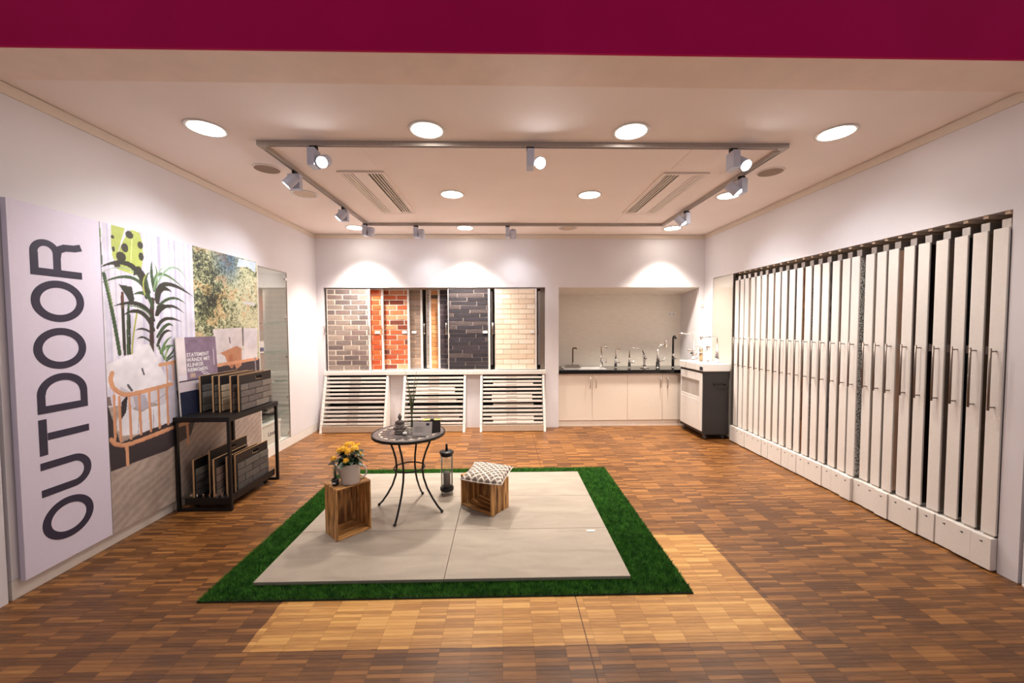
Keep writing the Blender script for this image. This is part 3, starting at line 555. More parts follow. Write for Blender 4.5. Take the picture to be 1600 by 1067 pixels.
# stone floor band at the bottom: lies below a line through both prints
fl = Z < 1.05; st = .5+.5*np.sin((Z*1.0-Y*.55)*88+3*cv.noise(40)*3); cv.c = np.where(fl[..., None], np.array([192, 176, 166])-(st*14+cv.noise(4)*12+cv.noise(50)*14)[..., None], cv.c)
cv.c = np.where((~left & (Z < 1.27) & (Z > .98))[..., None], np.array([58, 52, 62]), cv.c)
GC = [q for q in PLANT]
cv2 = cv.c.copy(); cv.run(PLANT); cv.c = np.where(left[..., None], cv.c, cv2)
cv.run(GARD[:2]); bg = cv.c.copy(); 
cv.run(CHAIR); cv.c = np.where((~left & (Z > 1.0))[..., None], bg, cv.c); cv.run(GARD[2:])
cv.c = cv.c*(1+(cv.noise(30)[..., None]-.5)*.10+(cv.noise(9)[..., None]-.5)*.07)+(cv.noise(1.2)[..., None]-.5)*8
gp = thing('outdoor_picture_panel', 'large print of potted plants, a wooden armchair and a garden sofa on the left wall', 'picture', (L_+.008, 2.90, .10))
obj('panel', MB().box(0, .031, 0.002, 1.788, 0, 2.31), WHITE, gp)
obj('print', cv.mesh('print', .0325, PRINT), None, gp)
obj('edge_strip', MB().box(0, .033, 1.786, 1.80, 0, 2.31), WHITE, gp)

# ------------------------------------------------------------------ glass showcase in the left wall
sc_ = thing('glass_showcase', 'narrow glass-fronted showcase recessed in the left wall beside the prints', 'showcase', (L_, 4.74, .12))
H_ = 2.26
obj('lining', MB().box(-.33, -.325, .006, .644, .005, H_).box(-.325, -.01, .006, .012, .005, H_).box(-.325, -.01, .638, .644, .005, H_).box(-.325, -.01, .012, .638, H_-.006, H_).box(-.325, -.01, .012, .638, .005, .012), mat('showcase_lining', (238, 236, 232), .5, var=.02), sc_)
obj('frame', MB().box(-.012, .003, 0, .006, 0, H_).box(-.012, .003, .644, .65, 0, H_).box(-.012, .003, .006, .644, H_-.006, H_), STEEL, sc_)
for z in (1.565, 1.19, .79, .36):
    s_ = obj('glass_shelf', MB().box(-.32, -.02, .014, .636, z, z+.006), GLASS, sc_)
    obj('shelf_edge', MB().box(-.0198, -.018, .014, .636, z, z+.006), GLASSE, s_)
dr = obj('glass_door', MB().box(-.006, -.001, .012, .638, .01, H_-.01), GLASS, sc_)
for z in (2.17, 1.65, 1.12, .57, .07):
    obj('hinge', MB().box(-.008, .005, .58, .64, z-.014, z+.014).ball((.006, .60, z), .012, 10), CHROME, dr, .001)
def at_sc(y, z, x=-.17): return (L_+x, 4.74+y, .12+z)
m_ = thing('printed_mug', 'small white box with a blue picture on a glass shelf of the showcase', 'box', at_sc(.14, 1.197, -.1), .1)
obj('body', MB().box(-.05, .05, -.06, .06, 0, .15), WHITEG, m_, .004); obj('picture', MB().box(.0505, .0515, -.045, .045, .02, .07), mat('blue_print', (70, 96, 134), .5, var=.5, scale=40), m_)
m_.name = 'small_box'
t_ = thing('tile_sample', 'grey triangular stone sample leaning on the third shelf of the showcase', 'tile sample', at_sc(.14, .797, -.08))
obj('slab', MB().prism([(-.12, 0), (.30, 0), (-.06, .30)], lambda u, v, t: (t-v*.25, u, v), 0, .015), mat('grey_slate', (150, 140, 134), .6, var=.15, scale=12), t_)
t_ = thing('sample_box', 'black sample box on the lowest glass shelf of the showcase', 'box', at_sc(.36, .367, -.15))
obj('body', MB().box(-.08, .08, -.14, .12, 0, .14), BLACKM, t_, .004); obj('label_strip', MB().box(.0805, .0815, -.1, .08, .05, .09), GREYM, t_)
t_ = thing('storage_box', 'white lidded storage box with dark lettering at the bottom of the showcase', 'box', at_sc(.27, .013, -.15))
obj('body', MB().box(-.12, .12, -.20, .20, 0, .26), WHITE, t_, .006); obj('lid', MB().box(-.126, .126, -.206, .206, .26, .285), WHITE, t_, .004)
def text(name, body, size, mtl, parent, loc, rot, ext=.0006, align='LEFT'):
    cu = bpy.data.curves.new(name, 'FONT'); cu.body = body; cu.size = size; cu.extrude = ext; cu.align_x = align; cu.space_line = .95; cu.resolution_u = 3; cu.offset = size*.012
    o = bpy.data.objects.new(name, cu); COL.objects.link(o); dg = bpy.context.evaluated_depsgraph_get(); me = bpy.data.meshes.new_from_object(o.evaluated_get(dg)); bpy.data.objects.remove(o)
    me.materials.clear(); me.materials.append(mtl); o = bpy.data.objects.new(name, me); COL.objects.link(o); o.parent = parent; o.location = loc; o.rotation_euler = rot; return o
text('lettering', 'Linet', .075, LET, t_, (.1205, -.08, .12), (PI/2, 0, PI/2))
# ------------------------------------------------------------------ pull-out sample panels on the right
SAMPLE = [('dark grey', (70, 62, 58), None), ('olive brown', (104, 88, 70), None), ('black', (24, 25, 32), None), ('grey brown', (122, 108, 98), None), ('black brown', (34, 22, 20), None),
 ('brown grey', (104, 86, 78), None), ('tan', (196, 164, 140), None), ('taupe', (118, 104, 94), None), ('greige', (164, 150, 136), None), ('black and white speckled', (232, 226, 218), (30, 24, 22)),
 ('mid grey', (128, 124, 122), (108, 104, 104)), ('warm brown', (146, 122, 108), None), ('mottled grey', (132, 126, 124), (92, 88, 90)), ('cocoa', (128, 104, 92), None), ('dark speckled', (150, 136, 130), (60, 48, 46)),
 ('orange wood', (176, 122, 78), (140, 92, 58)), ('dark marbled', (58, 46, 44), (120, 102, 92)), ('pale grey', (178, 166, 156), None), ('beige grey', (168, 152, 140), None), ('beige', (186, 166, 148), None),
 ('stone grey', (160, 150, 142), None), ('sand', (192, 172, 152), None), ('light taupe', (170, 154, 144), None), ('cream', (206, 190, 172), None), ('ash grey', (156, 148, 142), None), ('smoke grey', (140, 132, 126), None)]
ordn = ['nearest the viewer', 'second', 'third', 'fourth', 'fifth', 'sixth', 'seventh', 'eighth', 'ninth', 'tenth', 'eleventh', 'twelfth', 'thirteenth', 'fourteenth', 'fifteenth', 'sixteenth', 'seventeenth', 'eighteenth', 'nineteenth', 'twentieth', 'twenty-first', 'twenty-second', 'twenty-third', 'twenty-fourth', 'twenty-fifth', 'farthest, beside the basin cart']
offs = [0, .004, .01, .004, -.006, 0, -.01, .004, .012, -.012, .004, .006, 0, .004, .006, .002, .004, 0, .004, .002, -.004, 0, .004, -.004, .004, .004]
cap_me = None
sh = {}
def share(key, mb, m):
    if key not in sh: sh[key] = mb.mesh(key); sh[key].materials.append(m)
    return sh[key]
for k in range(26):
    nm, c1, c2 = SAMPLE[k]; y = 2.434+k*.1142
    lab = 'white pull-out panel with %s sample slab, %s' % (nm, ordn[k] if k in (0, 25) else ordn[k]+' counted from the near end')
    t = thing('pull_out_panel', lab, 'sample panel', (3.236+offs[k], y, 0.008), 0, 'white pull-out tile sample panels along the right wall')
    o = obj('front_panel', share('front_panel', MB().box(0, .014, 0, .081, .234, 2.257), WHITE), None, t, .002, 1)
    if nm not in ('black', 'black brown', 'dark grey', 'dark marbled'): c1 = tuple(min(250, int(v*1.13)) for v in c1)
    if c2: sm_ = mat('slab_'+nm.replace(' ', '_'), c1, .4, rgb2=c2, scale=75 if 'speck' in nm else 14, detail=2 if 'speck' in nm else 5)
    else: sm_ = mat('slab_'+nm.replace(' ', '_'), c1, .4, var=.10, scale=9)
    obj('sample_slab', MB().box(.0145, .80, .002, .026, .250, 2.240), sm_, t)
    obj('carrier_frame', share('carrier_frame', MB().box(.0145, .80, .003, .07, .234, .249).box(.0145, .80, .003, .07, 2.2405, 2.255).box(.0145, .05, .0265, .076, .249, 2.2405).box(.79, .80, .008, .07, .249, 2.2405).box(.05, .79, .05, .058, .249, 2.2405), GREYM), None, t)
    obj('base_block', share('base_block', MB().box(-.028, .78, -.001, .1105, .004, .218), WHITE), None, t, .003, 2)
    b_ = obj('screw', share('screw', MB().box(-.0288, -.028, .044, .062, .175, .180).box(-.0292, -.028, .046, .052, .172, .183), DARK), None, t)
    obj('guide_rail', share('guide_rail', MB().box(.01, .78, .012, .07, .2185, .2335), STEEL), None, t)
    obj('hanger', share('hanger', MB().box(.03, .12, .012, .062, 2.2575, 2.318), GREYM), None, t, .002, 1)
    hd = obj('handle', share('handle', MB().tube([(-.042, .036, 1.065), (-.042, .036, 1.475)], .0066, 8).tube([(0, .036, 1.085), (-.042, .036, 1.085)], .0045, 8).tube([(0, .036, 1.455), (-.042, .036, 1.455)], .0045, 8), mat('handle_steel', (132, 118, 110), .35, metal=.7)), None, t)
    if k in (1, 2, 3, 4, 6, 8): obj('price_label', MB().box(.022, .072, .0004, .0017, 1.43, 1.485), mat('label_paper', (206, 190, 184), .6, var=.2, scale=160), t)
mb = MB()
for k in range(27):
    y = 2.445+k*.1123; mb.box(R_+.01, R_+.95, y-.020, y+.014, 2.345, 2.374)
rt = thing('rail_rack', 'row of brown ceiling rails in the recess above the white pull-out panels', 'rail', (R_, 2.43, 2.34))
for k in range(26):
    y = .004+k*.1142+.037
    obj('guide', share('guide', MB().box(.02, .90, -.014, .014, .016, .034), mat('rail_bronze', (232, 212, 188), .5)), None, rt, loc=(0, y, 0))
gp_ = thing('glass_wall_panel', 'tall pale grey glass panel between the basin cart and the pull-out panels', 'glass panel', (R_+.004, 5.44, .02))
mg = mat('back_painted_glass', (196, 188, 178), .12, var=.02, scale=2, coat=.6)
obj('pane', MB().box(0, .012, .01, .528, 0, 2.345), mg, gp_); obj('frame', MB().box(-.004, .03, 0, .01, 0, 2.35).box(-.004, .016, .01, .528, 2.346, 2.352), GREYM, gp_)
sk = thing('wall_switch', 'small white wall switch on the back wall right of the tap recess', 'switch', (3.21, BK-.0005, 1.97)); obj('plate', MB().box(-.03, .03, -.008, 0, -.03, .03), WHITEG, sk, .003); obj('rocker', MB().box(-.018, .018, -.012, -.008, -.018, .018), DOORW, sk, .002)
sk = thing('wall_socket', 'double white socket high on the tap recess wall', 'socket', (3.0, 6.8695, 1.845)); obj('plate', MB().box(-.06, .06, -.008, 0, -.03, .03), WHITEG, sk, .003)
for dx in (-.03, .03): obj('outlet', MB().box(dx-.012, dx+.012, -.0095, -.0081, -.012, .012), GREYM, sk)

# ------------------------------------------------------------------ brick slip boards in the back wall recess
def brick_mat(name, cols, mot=.25, rough=.75):
    m = bpy.data.materials.new(name); m.use_nodes = True; nt = m.node_tree; N = nt.nodes; Lk = nt.links; b = N['Principled BSDF']
    oi = N.new('ShaderNodeObjectInfo'); r = N.new('ShaderNodeValToRGB'); r.color_ramp.interpolation = 'CONSTANT'
    e = r.color_ramp.elements; e[0].position = 0; e[0].color = (*lin(cols[0]), 1); e[1].position = 1/len(cols); e[1].color = (*lin(cols[1]), 1)
    for i, c in enumerate(cols[2:], 2): q = e.new(i/len(cols)); q.color = (*lin(c), 1)
    Lk.new(oi.outputs['Random'], r.inputs[0])
    g = N.new('ShaderNodeNewGeometry'); no = N.new('ShaderNodeTexNoise'); no.inputs['Scale'].default_value = 45; no.inputs['Detail'].default_value = 5; Lk.new(g.outputs['Position'], no.inputs['Vector'])
    hs = N.new('ShaderNodeHueSaturation'); Lk.new(r.outputs[0], hs.inputs['Color']); Lk.new(math_n(nt, 'MULTIPLY_ADD', no.outputs['Fac'], mot*4, 1-mot*2), hs.inputs['Value'])
    Lk.new(hs.outputs[0], b.inputs['Base Color']); b.inputs['Roughness'].default_value = rough
    bp = N.new('ShaderNodeBump'); bp.inputs['Strength'].default_value = .4; bp.inputs['Distance'].default_value = .004; Lk.new(no.outputs['Fac'], bp.inputs['Height']); Lk.new(bp.outputs[0], b.inputs['Normal'])
    return m
BR = {'grey': brick_mat('grey_brown_brick', [(122, 108, 102), (138, 122, 114), (108, 94, 92), (156, 138, 126), (128, 108, 104), (144, 128, 120)]),
 'orange': brick_mat('orange_brick', [(200, 84, 36), (186, 74, 32), (208, 98, 46), (176, 68, 32)]),
 'red': brick_mat('mixed_red_brick', [(180, 86, 46), (128, 56, 34), (200, 112, 68), (212, 146, 108), (168, 74, 38), (190, 90, 48), (112, 54, 36), (206, 134, 94)], .3),
 'taupe': brick_mat('taupe_brick', [(150, 130, 116), (138, 120, 108), (160, 140, 124)], .12), 'pale': brick_mat('pale_brick', [(206, 194, 184), (190, 178, 168), (214, 204, 194)], .12),
 'yellow': brick_mat('sandy_orange_brick', [(214, 150, 92), (200, 132, 76), (222, 164, 110), (86, 66, 54), (206, 140, 84), (216, 154, 98)]),
 'plum': brick_mat('dark_plum_brick', [(62, 52, 60), (54, 46, 54), (70, 58, 64)]), 'black': brick_mat('black_long_brick', [(50, 46, 52), (60, 54, 60), (44, 40, 46), (84, 74, 74), (54, 50, 58)], .3, .5),
 'cream': brick_mat('cream_brick', [(240, 224, 204), (236, 216, 194), (244, 230, 212), (232, 210, 186)], .06)}
MORT = {'light': mat('light_mortar', (226, 212, 198), .9, scale=120), 'white': mat('white_mortar', (206, 182, 156), .9, scale=120), 'dark': mat('dark_mortar', (150, 138, 134), .9, scale=120), 'tan': mat('tan_mortar', (208, 168, 138), .9, scale=120)}
brk_me = {}
def brick_board(x0, x1, y, kind, mort, rows_, bl, label, edge='right', z0=.945, z1=2.245, handle=True, tagx=None, joint=.010, hang=0, hside=None):
    W_ = x1-x0; t = thing('brick_sample_board', label, 'sample board', (x0, y, z0), 0, 'brick slip sample boards in the back wall recess'); H = z1-z0; rh = (H-.012)/rows_
    obj('backing', MB().box(0.008, W_-.008, .0035, .03, 0.006, H-.006), MORT[mort], t)
    obj('frame', MB().box(0, .008, -.002, .034, 0, H).box(W_-.03 if edge == 'right' else W_-.008, W_, -.002, .034, 0, H).box(.008, W_-.008, 0, .034, 0, .006).box(.008, W_-.008, 0, .034, H-.006, H), WHITE, t)
    xa, xb = .010, W_-(.032 if edge == 'right' else .010)
    if edge == 'left': xa = .030; obj('frame_strip', MB().box(.0085, .030, -.002, .0095, 0.007, H-.007), WHITE, t)
    for r in range(rows_):
        za = .008+r*rh; off = (r % 2)*.5*bl if kind != 'black' else (r*.37 % 1)*bl; x = xa-off
        while x < xb-.012:
            a, b_ = max(x, xa), min(x+bl-joint, xb)
            if b_-a > .015:
                key = (kind, round(b_-a, 3), round(rh, 4))
                if key not in brk_me:
                    w_ = b_-a; c = .0025; q = MB(); zt = rh-joint
                    q.add([(0, .010, 0), (w_, .010, 0), (w_, .010, zt), (0, .010, zt), (c, 0, c), (w_-c, 0, c), (w_-c, 0, zt-c), (c, 0, zt-c)], [(4, 5, 6, 7), (0, 1, 5, 4), (1, 2, 6, 5), (2, 3, 7, 6), (3, 0, 4, 7)])
                    brk_me[key] = q.mesh('brick'); brk_me[key].materials.append(BR[kind])
                obj('brick', brk_me[key], None, t, loc=(a, random.uniform(-.002, .001), za))
            x += bl
    for handle in (['ol', 'r'] if handle == 'olr' else [handle] if handle else []):
        hx = {'r': W_-.014, 'l': .014, 'ol': -.03, 'or': W_+.03}[handle]; hy = -.03
        hm = MB().tube([(hx, hy, .565), (hx, hy, .755)], .006, 8).tube([(hx, hy, .585), (hx if handle in 'rl' else (hx+.03 if handle == 'ol' else hx-.03), .0, .585)], .0045, 6).tube([(hx, hy, .735), (hx if handle in 'rl' else (hx+.03 if handle == 'ol' else hx-.03), 0, .735)], .0045, 6)
        obj('handle', hm, STEEL, t)
    if tagx is not None: obj('price_label', MB().box(tagx, tagx+.075, -.012, -.010, .585, .625), WHITEG, t)
    return t
y0 = 6.235
PX = lambda a, y=6.235: round((a-787.5)/605.6*y*.9995+.0, 3)
brick_board(-2.805, -2.125, y0, 'grey', 'light', 16, .247, 'grey-brown brick sample board at the left end of the recess', 'right', handle='olr', joint=.012)
brick_board(-2.61, -1.935, y0+.062, 'orange', 'tan', 16, .247, 'bright orange brick sample board, mostly hidden behind the grey-brown one', 'right', handle='r', tagx=.54, joint=.012)
brick_board(-2.21, -1.535, y0+.124, 'red', 'light', 16, .235, 'mottled red brick sample board between the orange and the taupe boards', 'right', handle=None, tagx=.56, joint=.012)
brick_board(-2.01, -1.335, y0+.186, 'taupe', 'tan', 22, .22, 'taupe brick sample board recessed beside the mottled red bricks', 'right', handle=None, tagx=.50, joint=.006)
brick_board(-1.285, -.62, y0+.250, 'pale', 'light', 26, .12, 'pale narrow-tile sample board seen as a slim strip in the middle of the recess', 'right', handle='ol', joint=.008)
brick_board(-1.222, -.56, y0+.186, 'yellow', 'tan', 18, .22, 'sandy orange brick sample board with dark spots', 'left', handle=None, joint=.010)
brick_board(-1.068, -.40, y0+.124, 'plum', 'dark', 16, .24, 'dark plum brick sample board partly behind the black one', 'left', handle=None, joint=.007)
brick_board(-.888, -.215, y0, 'black', 'dark', 20, .42, 'black long-format brick sample board', 'right', handle='ol', tagx=.555, joint=.006)
brick_board(-.140, .535, y0, 'cream', 'white', 16, .25, 'cream white brick sample board at the right end of the recess', 'right', handle='ol', tagx=.56, joint=.0045)
hb = thing('edge_on_board', 'sample board seen edge-on with a bar handle, right of the cream bricks', 'sample board', (.57, 6.30, 1.51)); obj('bar', MB().tube([(0, -.03, 0), (0, -.03, .19)], .006, 8).tube([(0, -.03, .02), (0, .0, .02)], .0045, 6).tube([(0, -.03, .17), (0, 0, .17)], .0045, 6), STEEL, hb); obj('mount', MB().box(-.012, .028, 0, .01, -.5, .7), GREYM, hb)
hb = thing('edge_on_board', 'sample board seen edge-on with bar handle between the black and cream bricks', 'sample board', (-.19, 6.30, 1.51)); obj('bar', MB().tube([(0, -.03, 0), (0, -.03, .19)], .006, 8).tube([(0, -.03, .02), (0, .0, .02)], .0045, 6).tube([(0, -.03, .17), (0, 0, .17)], .0045, 6), STEEL, hb); obj('mount', MB().box(-.012, .012, 0, .01, -.5, .7), GREYM, hb)
sh_ = struct('trim_10', MB().box(-2.85, .671, 6.19, 7.0, .872, .935), WHITE, bevel=.003)
# ------------------------------------------------------------------ leaning racks of sample trays
TILEC = [mat('tray_tile_white', (226, 216, 206), .4), mat('tray_tile_grey', (156, 142, 130), .5), mat('tray_tile_brown', (84, 54, 46), .6, var=.3, scale=10)]
KICK = mat('kick_board', (196, 174, 154), .5)
def rack(x0, x1, idx, label):
    t = thing('sample_tray_rack', label, 'sample rack', (x0, 6.20, 0), 0, 'leaning white racks of sample trays'); W_ = x1-x0; zt = .868; dy = -.235
    def yat(z): return dy*(1-z/zt)
    for a in (0, W_-.036):
        m = MB(); m.hexa([(a, dy, 0.0), (a+.036, dy, 0.0), (a+.036, .10, 0.0), (a, .10, 0.0)], [(a, 0, zt), (a+.036, 0, zt), (a+.036, .10, zt), (a, .10, zt)]); obj('side_panel', m, WHITE, t, .002, 1)
    obj('kick_board', MB().box(.037, W_-.037, dy+.012, dy+.028, .012, .108), KICK, t)
    obj('back_panel', MB().hexa([(.024, .088, .01), (W_-.024, .088, .01), (W_-.024, .096, .01), (.024, .096, .01)], [(.024, .088, zt-.01), (W_-.024, .088, zt-.01), (W_-.024, .096, zt-.01), (.024, .096, zt-.01)]), DARK, t)
    n = 12; zs = []; z = .118
    for k in range(12):
        zs.append(z); z += .0605
        if k == 4: z += .022
    for k, z in enumerate(zs):
        y = yat(z+.02)
        tr = obj('tray', MB().box(.044, W_-.044, y+.004, y+.012, z, z+.031).box(.044, W_-.044, y+.012, .08, z, z+.006), WHITE, t, .0015, 1)
        obj('label_strip', MB().box(W_*.40, W_*.40+.17, y+.0028, y+.0038, z+.016, z+.030), mat('label_holder', (196, 182, 172), .5), tr)
        for a in (.016, W_-.021): obj('peg', share('peg', MB().tube([(0, -.014, 0), (0, .01, 0)], .005, 6), STEEL), None, tr, loc=(a+.0025, y, z+.012))
        if (idx, k) in FILL:
            fx0, fx1, c = FILL[(idx, k)]; obj('sample_tile', MB().box(fx0*W_, fx1*W_, y+.02, .07, z+.0065, z+.05), TILEC[c], tr)
    return t
FILL = {(0, 0): (.05, .96, 2), (0, 5): (.04, .95, 2), (1, 8): (.2, .82, 0), (1, 7): (.2, .82, 0), (1, 5): (.2, .85, 1), (2, 11): (.05, .9, 2), (2, 9): (.2, .82, 0), (2, 6): (.18, .80, 0), (2, 5): (.18, .80, 0), (2, 4): (.2, .82, 1), (2, 0): (.2, .82, 0), (2, 1): (.18, .82, 0), (1, 1): (.3, .9, 1)}
rack(-2.845, -1.835, 0, 'leaning white sample tray rack at the left, below the grey-brown bricks')
rack(-1.595, -.605, 1, 'middle leaning white sample tray rack, behind the mosaic table')
rack(-.375, .655, 2, 'right leaning white sample tray rack below the cream bricks')

# ------------------------------------------------------------------ kitchen base units and tap display
xs = [(.892, 1.443, 'l', 'leftmost'), (1.443, 2.022, 'r0', 'second from the left'), (2.022, 2.598, 'l', 'third from the left'), (2.598, 3.16, 'r0', 'rightmost, partly behind the basin cart')]
for a, b_, hs_, lab in xs:
    t = thing('base_cabinet', 'cream base cabinet under the black worktop, %s' % lab, 'cabinet', (a, 6.262, 0), 0, 'cream base cabinets'); W_ = b_-a
    obj('carcass', MB().box(.001, .018, .022, .55, .10, .868).box(W_-.018, W_-.001, .022, .55, .10, .868).box(.018, W_-.018, .022, .55, .10, .116).box(.018, W_-.018, .535, .55, .116, .868).box(.018, W_-.018, .022, .04, .82, .868), DOORW, t)
    d = obj('door', MB().box(.002, W_-.002, 0, .019, .098, .862), DOORW, t, .0015, 1)
    hx = W_-.035 if hs_ == 'l' else .06 if a < 2 else .08
    obj('handle', MB().tube([(hx, -.03, .632), (hx, -.03, .806)], .006, 8).tube([(hx, -.03, .65), (hx, 0, .65)], .005, 6).tube([(hx, -.03, .79), (hx, 0, .79)], .005, 6), STEEL, d)
    obj('plinth', MB().box(.001, W_-.001, .012, .028, 0, .095), DOORW, t)
wt = thing('worktop', 'polished black worktop with a fluted front edge carrying the taps', 'worktop', (.889, 6.225, .870))
sx0, sx1 = .12, .80
obj('slab', MB().box(0, 2.276, 0, .12, 0, .056).box(0, sx0, .12, .46, 0, .056).box(sx1, 2.276, .12, .46, 0, .056).box(0, 2.276, .46, .64, 0, .056), BLACKG, wt, .002, 1)
snk = thing('inset_sink', 'shallow white inset sink in the left end of the black worktop', 'sink', (.889+.12, 6.345, .927))
obj('basin', MB().box(.004, .676, .004, .336, -.14, -.13).box(.004, .014, .004, .336, -.13, 0).box(.666, .676, .004, .336, -.13, 0).box(.014, .666, .004, .014, -.13, 0).box(.014, .666, .326, .336, -.13, 0), WHITEG, snk)
obj('rim', MB().box(-.012, .692, -.012, .003, -.001, .006).box(-.012, .692, .337, .352, -.001, .006).box(-.012, .003, .003, .337, -.001, .006).box(.677, .692, .003, .337, -.001, .006), WHITEG, snk, .002)
obj('drain', MB().lathe([(.04, -.129), (.04, -.126), (.02, -.127)], 20, (.34, .17, 0)), CHROME, snk)
WZ = .9265
def tap(label, x, y, parts, cat='tap', group='display taps on the black worktop', z=WZ):
    t = thing('tap', label, cat, (x, y, z), 0, group)
    for nm, mb_, m_ in parts: obj(nm, mb_, m_, t)
    return t
base = lambda r=.026, h=.012: MB().lathe([(r, 0), (r, h), (r*.7, h+.004)], 20)
tap('bronze tap on a square base plate behind the white sink', 1.187, 6.62, [('base_plate', MB().box(-.13, .13, -.05, .05, 0, .028).box(-.11, .11, -.04, .04, .028, .05), STEEL), ('body', MB().cyl((0, 0, .05), .017, .04), STEEL), ('spout', MB().tube([(0, 0, .07), (0, 0, .325), (.012, -.01, .338), (.05, -.04, .338), (.055, -.044, .318)], .012, 10), mat('bronze', (104, 84, 68), .3, metal=.9))])
tap('tall chrome tap with an upright lever, right beside the white sink', 1.655, 6.52, [('base', base(), CHROME), ('body', MB().lathe([(.024, .012), (.024, .15), (.015, .17)], 20), CHROME), ('spout', MB().tube([(0, 0, .15), (0, 0, .35), (.006, -.006, .37), (.03, -.03, .378), (.075, -.075, .352)], .0135, 10), CHROME), ('lever', MB().tube([(.02, 0, .10), (.085, 0, .10), (.09, 0, .17)], [.01, .01, .006], 8), CHROME)])
tap('slim chrome tap with a small round side handle, second chrome tap from the left', 1.90, 6.52, [('base', base(), CHROME), ('body', MB().lathe([(.022, .012), (.022, .13), (.014, .15)], 20), CHROME), ('spout', MB().tube([(0, 0, .13), (0, 0, .315), (.006, -.004, .328), (.075, -.06, .322)], .0125, 10), CHROME), ('lever', MB().tube([(.015, 0, .10), (.075, 0, .10)], .014, 10), CHROME)])
tap('chrome tap with a long level spout at the centre of the worktop', 2.135, 6.52, [('base', base(), CHROME), ('body', MB().lathe([(.023, .012), (.023, .15), (.014, .17)], 20), CHROME), ('spout', MB().tube([(0, 0, .15), (0, 0, .305), (.012, -.004, .328), (.05, -.01, .335), (.16, -.03, .330)], .012, 10), CHROME), ('lever', MB().tube([(.02, 0, .10), (.07, 0, .085), (.105, 0, .16)], [.012, .011, .005], 8), CHROME)])
tap('stubby chrome tap with the lever on top and a round foot', 2.385, 6.50, [('base', MB().lathe([(.075, 0), (.072, .012), (.03, .02)], 24), CHROME), ('body', MB().lathe([(.032, .02), (.024, .06), (.022, .15), (.03, .19), (.026, .22), (0, .23)], 20), CHROME), ('spout', MB().tube([(0, -.0, .16), (-.012, -.06, .20), (-.015, -.12, .17)], .015, 10), CHROME), ('lever', MB().tube([(0, 0, .22), (-.03, -.02, .27), (-.05, -.03, .30)], [.010, .008, .007], 8), BLACKM)])
tap('chrome tap with square spray head, left of the black hose tap', 2.625, 6.53, [('base', base(.036), CHROME), ('body', MB().lathe([(.034, .012), (.022, .2), (.017, .33)], 20), CHROME), ('spout', MB().tube([(0, 0, .32), (.006, 0, .355), (.03, 0, .375), (.12, -.02, .41)], .013, 10), CHROME), ('spray_head', MB().box(.112, .142, -.04, .0, .35, .46), CHROME), ('lever', MB().tube([(.02, 0, .11), (.10, 0, .13), (.15, 0, .24)], [.013, .012, .007], 8), CHROME)])
tap('black hose tap with chrome middle, at the right end of the worktop', 2.885, 6.53, [('base', base(.026), CHROME), ('body', MB().lathe([(.022, .012), (.022, .15), (.018, .17)], 20), BLACKM), ('collar', MB().lathe([(.0225, .15), (.0225, .23), (.018, .24)], 20), CHROME), ('spout', MB().tube([(0, 0, .23), (0, 0, .50), (.0, -.014, .53), (0, -.06, .54), (0, -.10, .50)], .0165, 10), BLACKM), ('lever', MB().tube([(.02, 0, .16), (.085, 0, .165)], .016, 10), CHROME)])
# rolling basin cart
ct = thing('basin_cart', 'black and white rolling display cart with a white basin block on top', 'cart', (2.852, 5.435, 0), math.radians(1.2)); cw, cd = .365, .695
obj('body', MB().box(0, cw, 0, cd, .075, .985), mat('anthracite_laminate', (44, 40, 42), .5), ct, .004)
fp = MB(); fr_pts = lambda: None
fp.box(-.013, -.001, .02, .72, .50, .965).box(-.013, -.001, .02, .72, .11, .50) if False else None
fp.box(-.014, -.001, .03, .10, .12, .955).box(-.014, -.001, .645, .668, .12, .955).box(-.014, -.001, .10, .645, .12, .555).box(-.014, -.001, .10, .645, .84, .955)
side_ = obj('side_panel', fp, WHITEG, ct, .003)
obj('window_niche', MB().box(-.006, -.0015, .10, .645, .555, .84), mat('niche_back', (190, 184, 180), .4, var=.1, scale=9, stretch=(1, 6, .3)), side_); obj('niche_sill', MB().box(-.012, -.0062, .10, .645, .556, .60), WHITEG, side_)
hd = MB().tube([(.14, -.002, .80), (.15, -.035, .80), (.29, -.035, .80), (.30, -.002, .80)], .010, 8); obj('handle', hd, BLACKG, ct)
for a, b_ in [(.05, .06), (cw-.05, .06), (.05, cd-.06), (cw-.05, cd-.06)]:
    c = obj('caster', MB().tube([(a-.012, b_, .03), (a+.012, b_, .03)], .029, 16).box(a-.017, a+.017, b_-.012, b_+.02, .045, .075), mat('caster_grey', (88, 84, 82), .4), ct)
obj('basin_block', MB().box(-.02, cw+.01, -.015, cd+.01, .9855, 1.095), WHITEG, ct, .01, 3)
st_ = obj('sticker', MB().box(-.0212, -.0203, -.004, .075, 1.02, 1.075) if False else MB().box(-.0212, -.0203, .0, .085, 1.0, 1.05), mat('sticker_navy', (40, 44, 60), .4, var=.6, scale=120), ct)
def cart_tap(label, dx, dy, parts): return tap(label, 2.852+dx, 5.435+dy*.94, parts, group='display taps on the basin cart', z=1.0955)
cart_tap('chrome tap with a long thin arm at the back of the basin cart', .12, .60, [('base', base(), CHROME), ('body', MB().lathe([(.02, .012), (.02, .12), (.01, .13)], 16), CHROME), ('lever', MB().tube([(0, 0, .12), (-.05, -.02, .115)], .012, 8), BLACKM), ('spout', MB().tube([(0, 0, .12), (0, 0, .40), (-.015, -.02, .425), (-.06, -.07, .43), (-.30, -.12, .42)], [.007, .007, .009, .012, .012], 10), CHROME)])
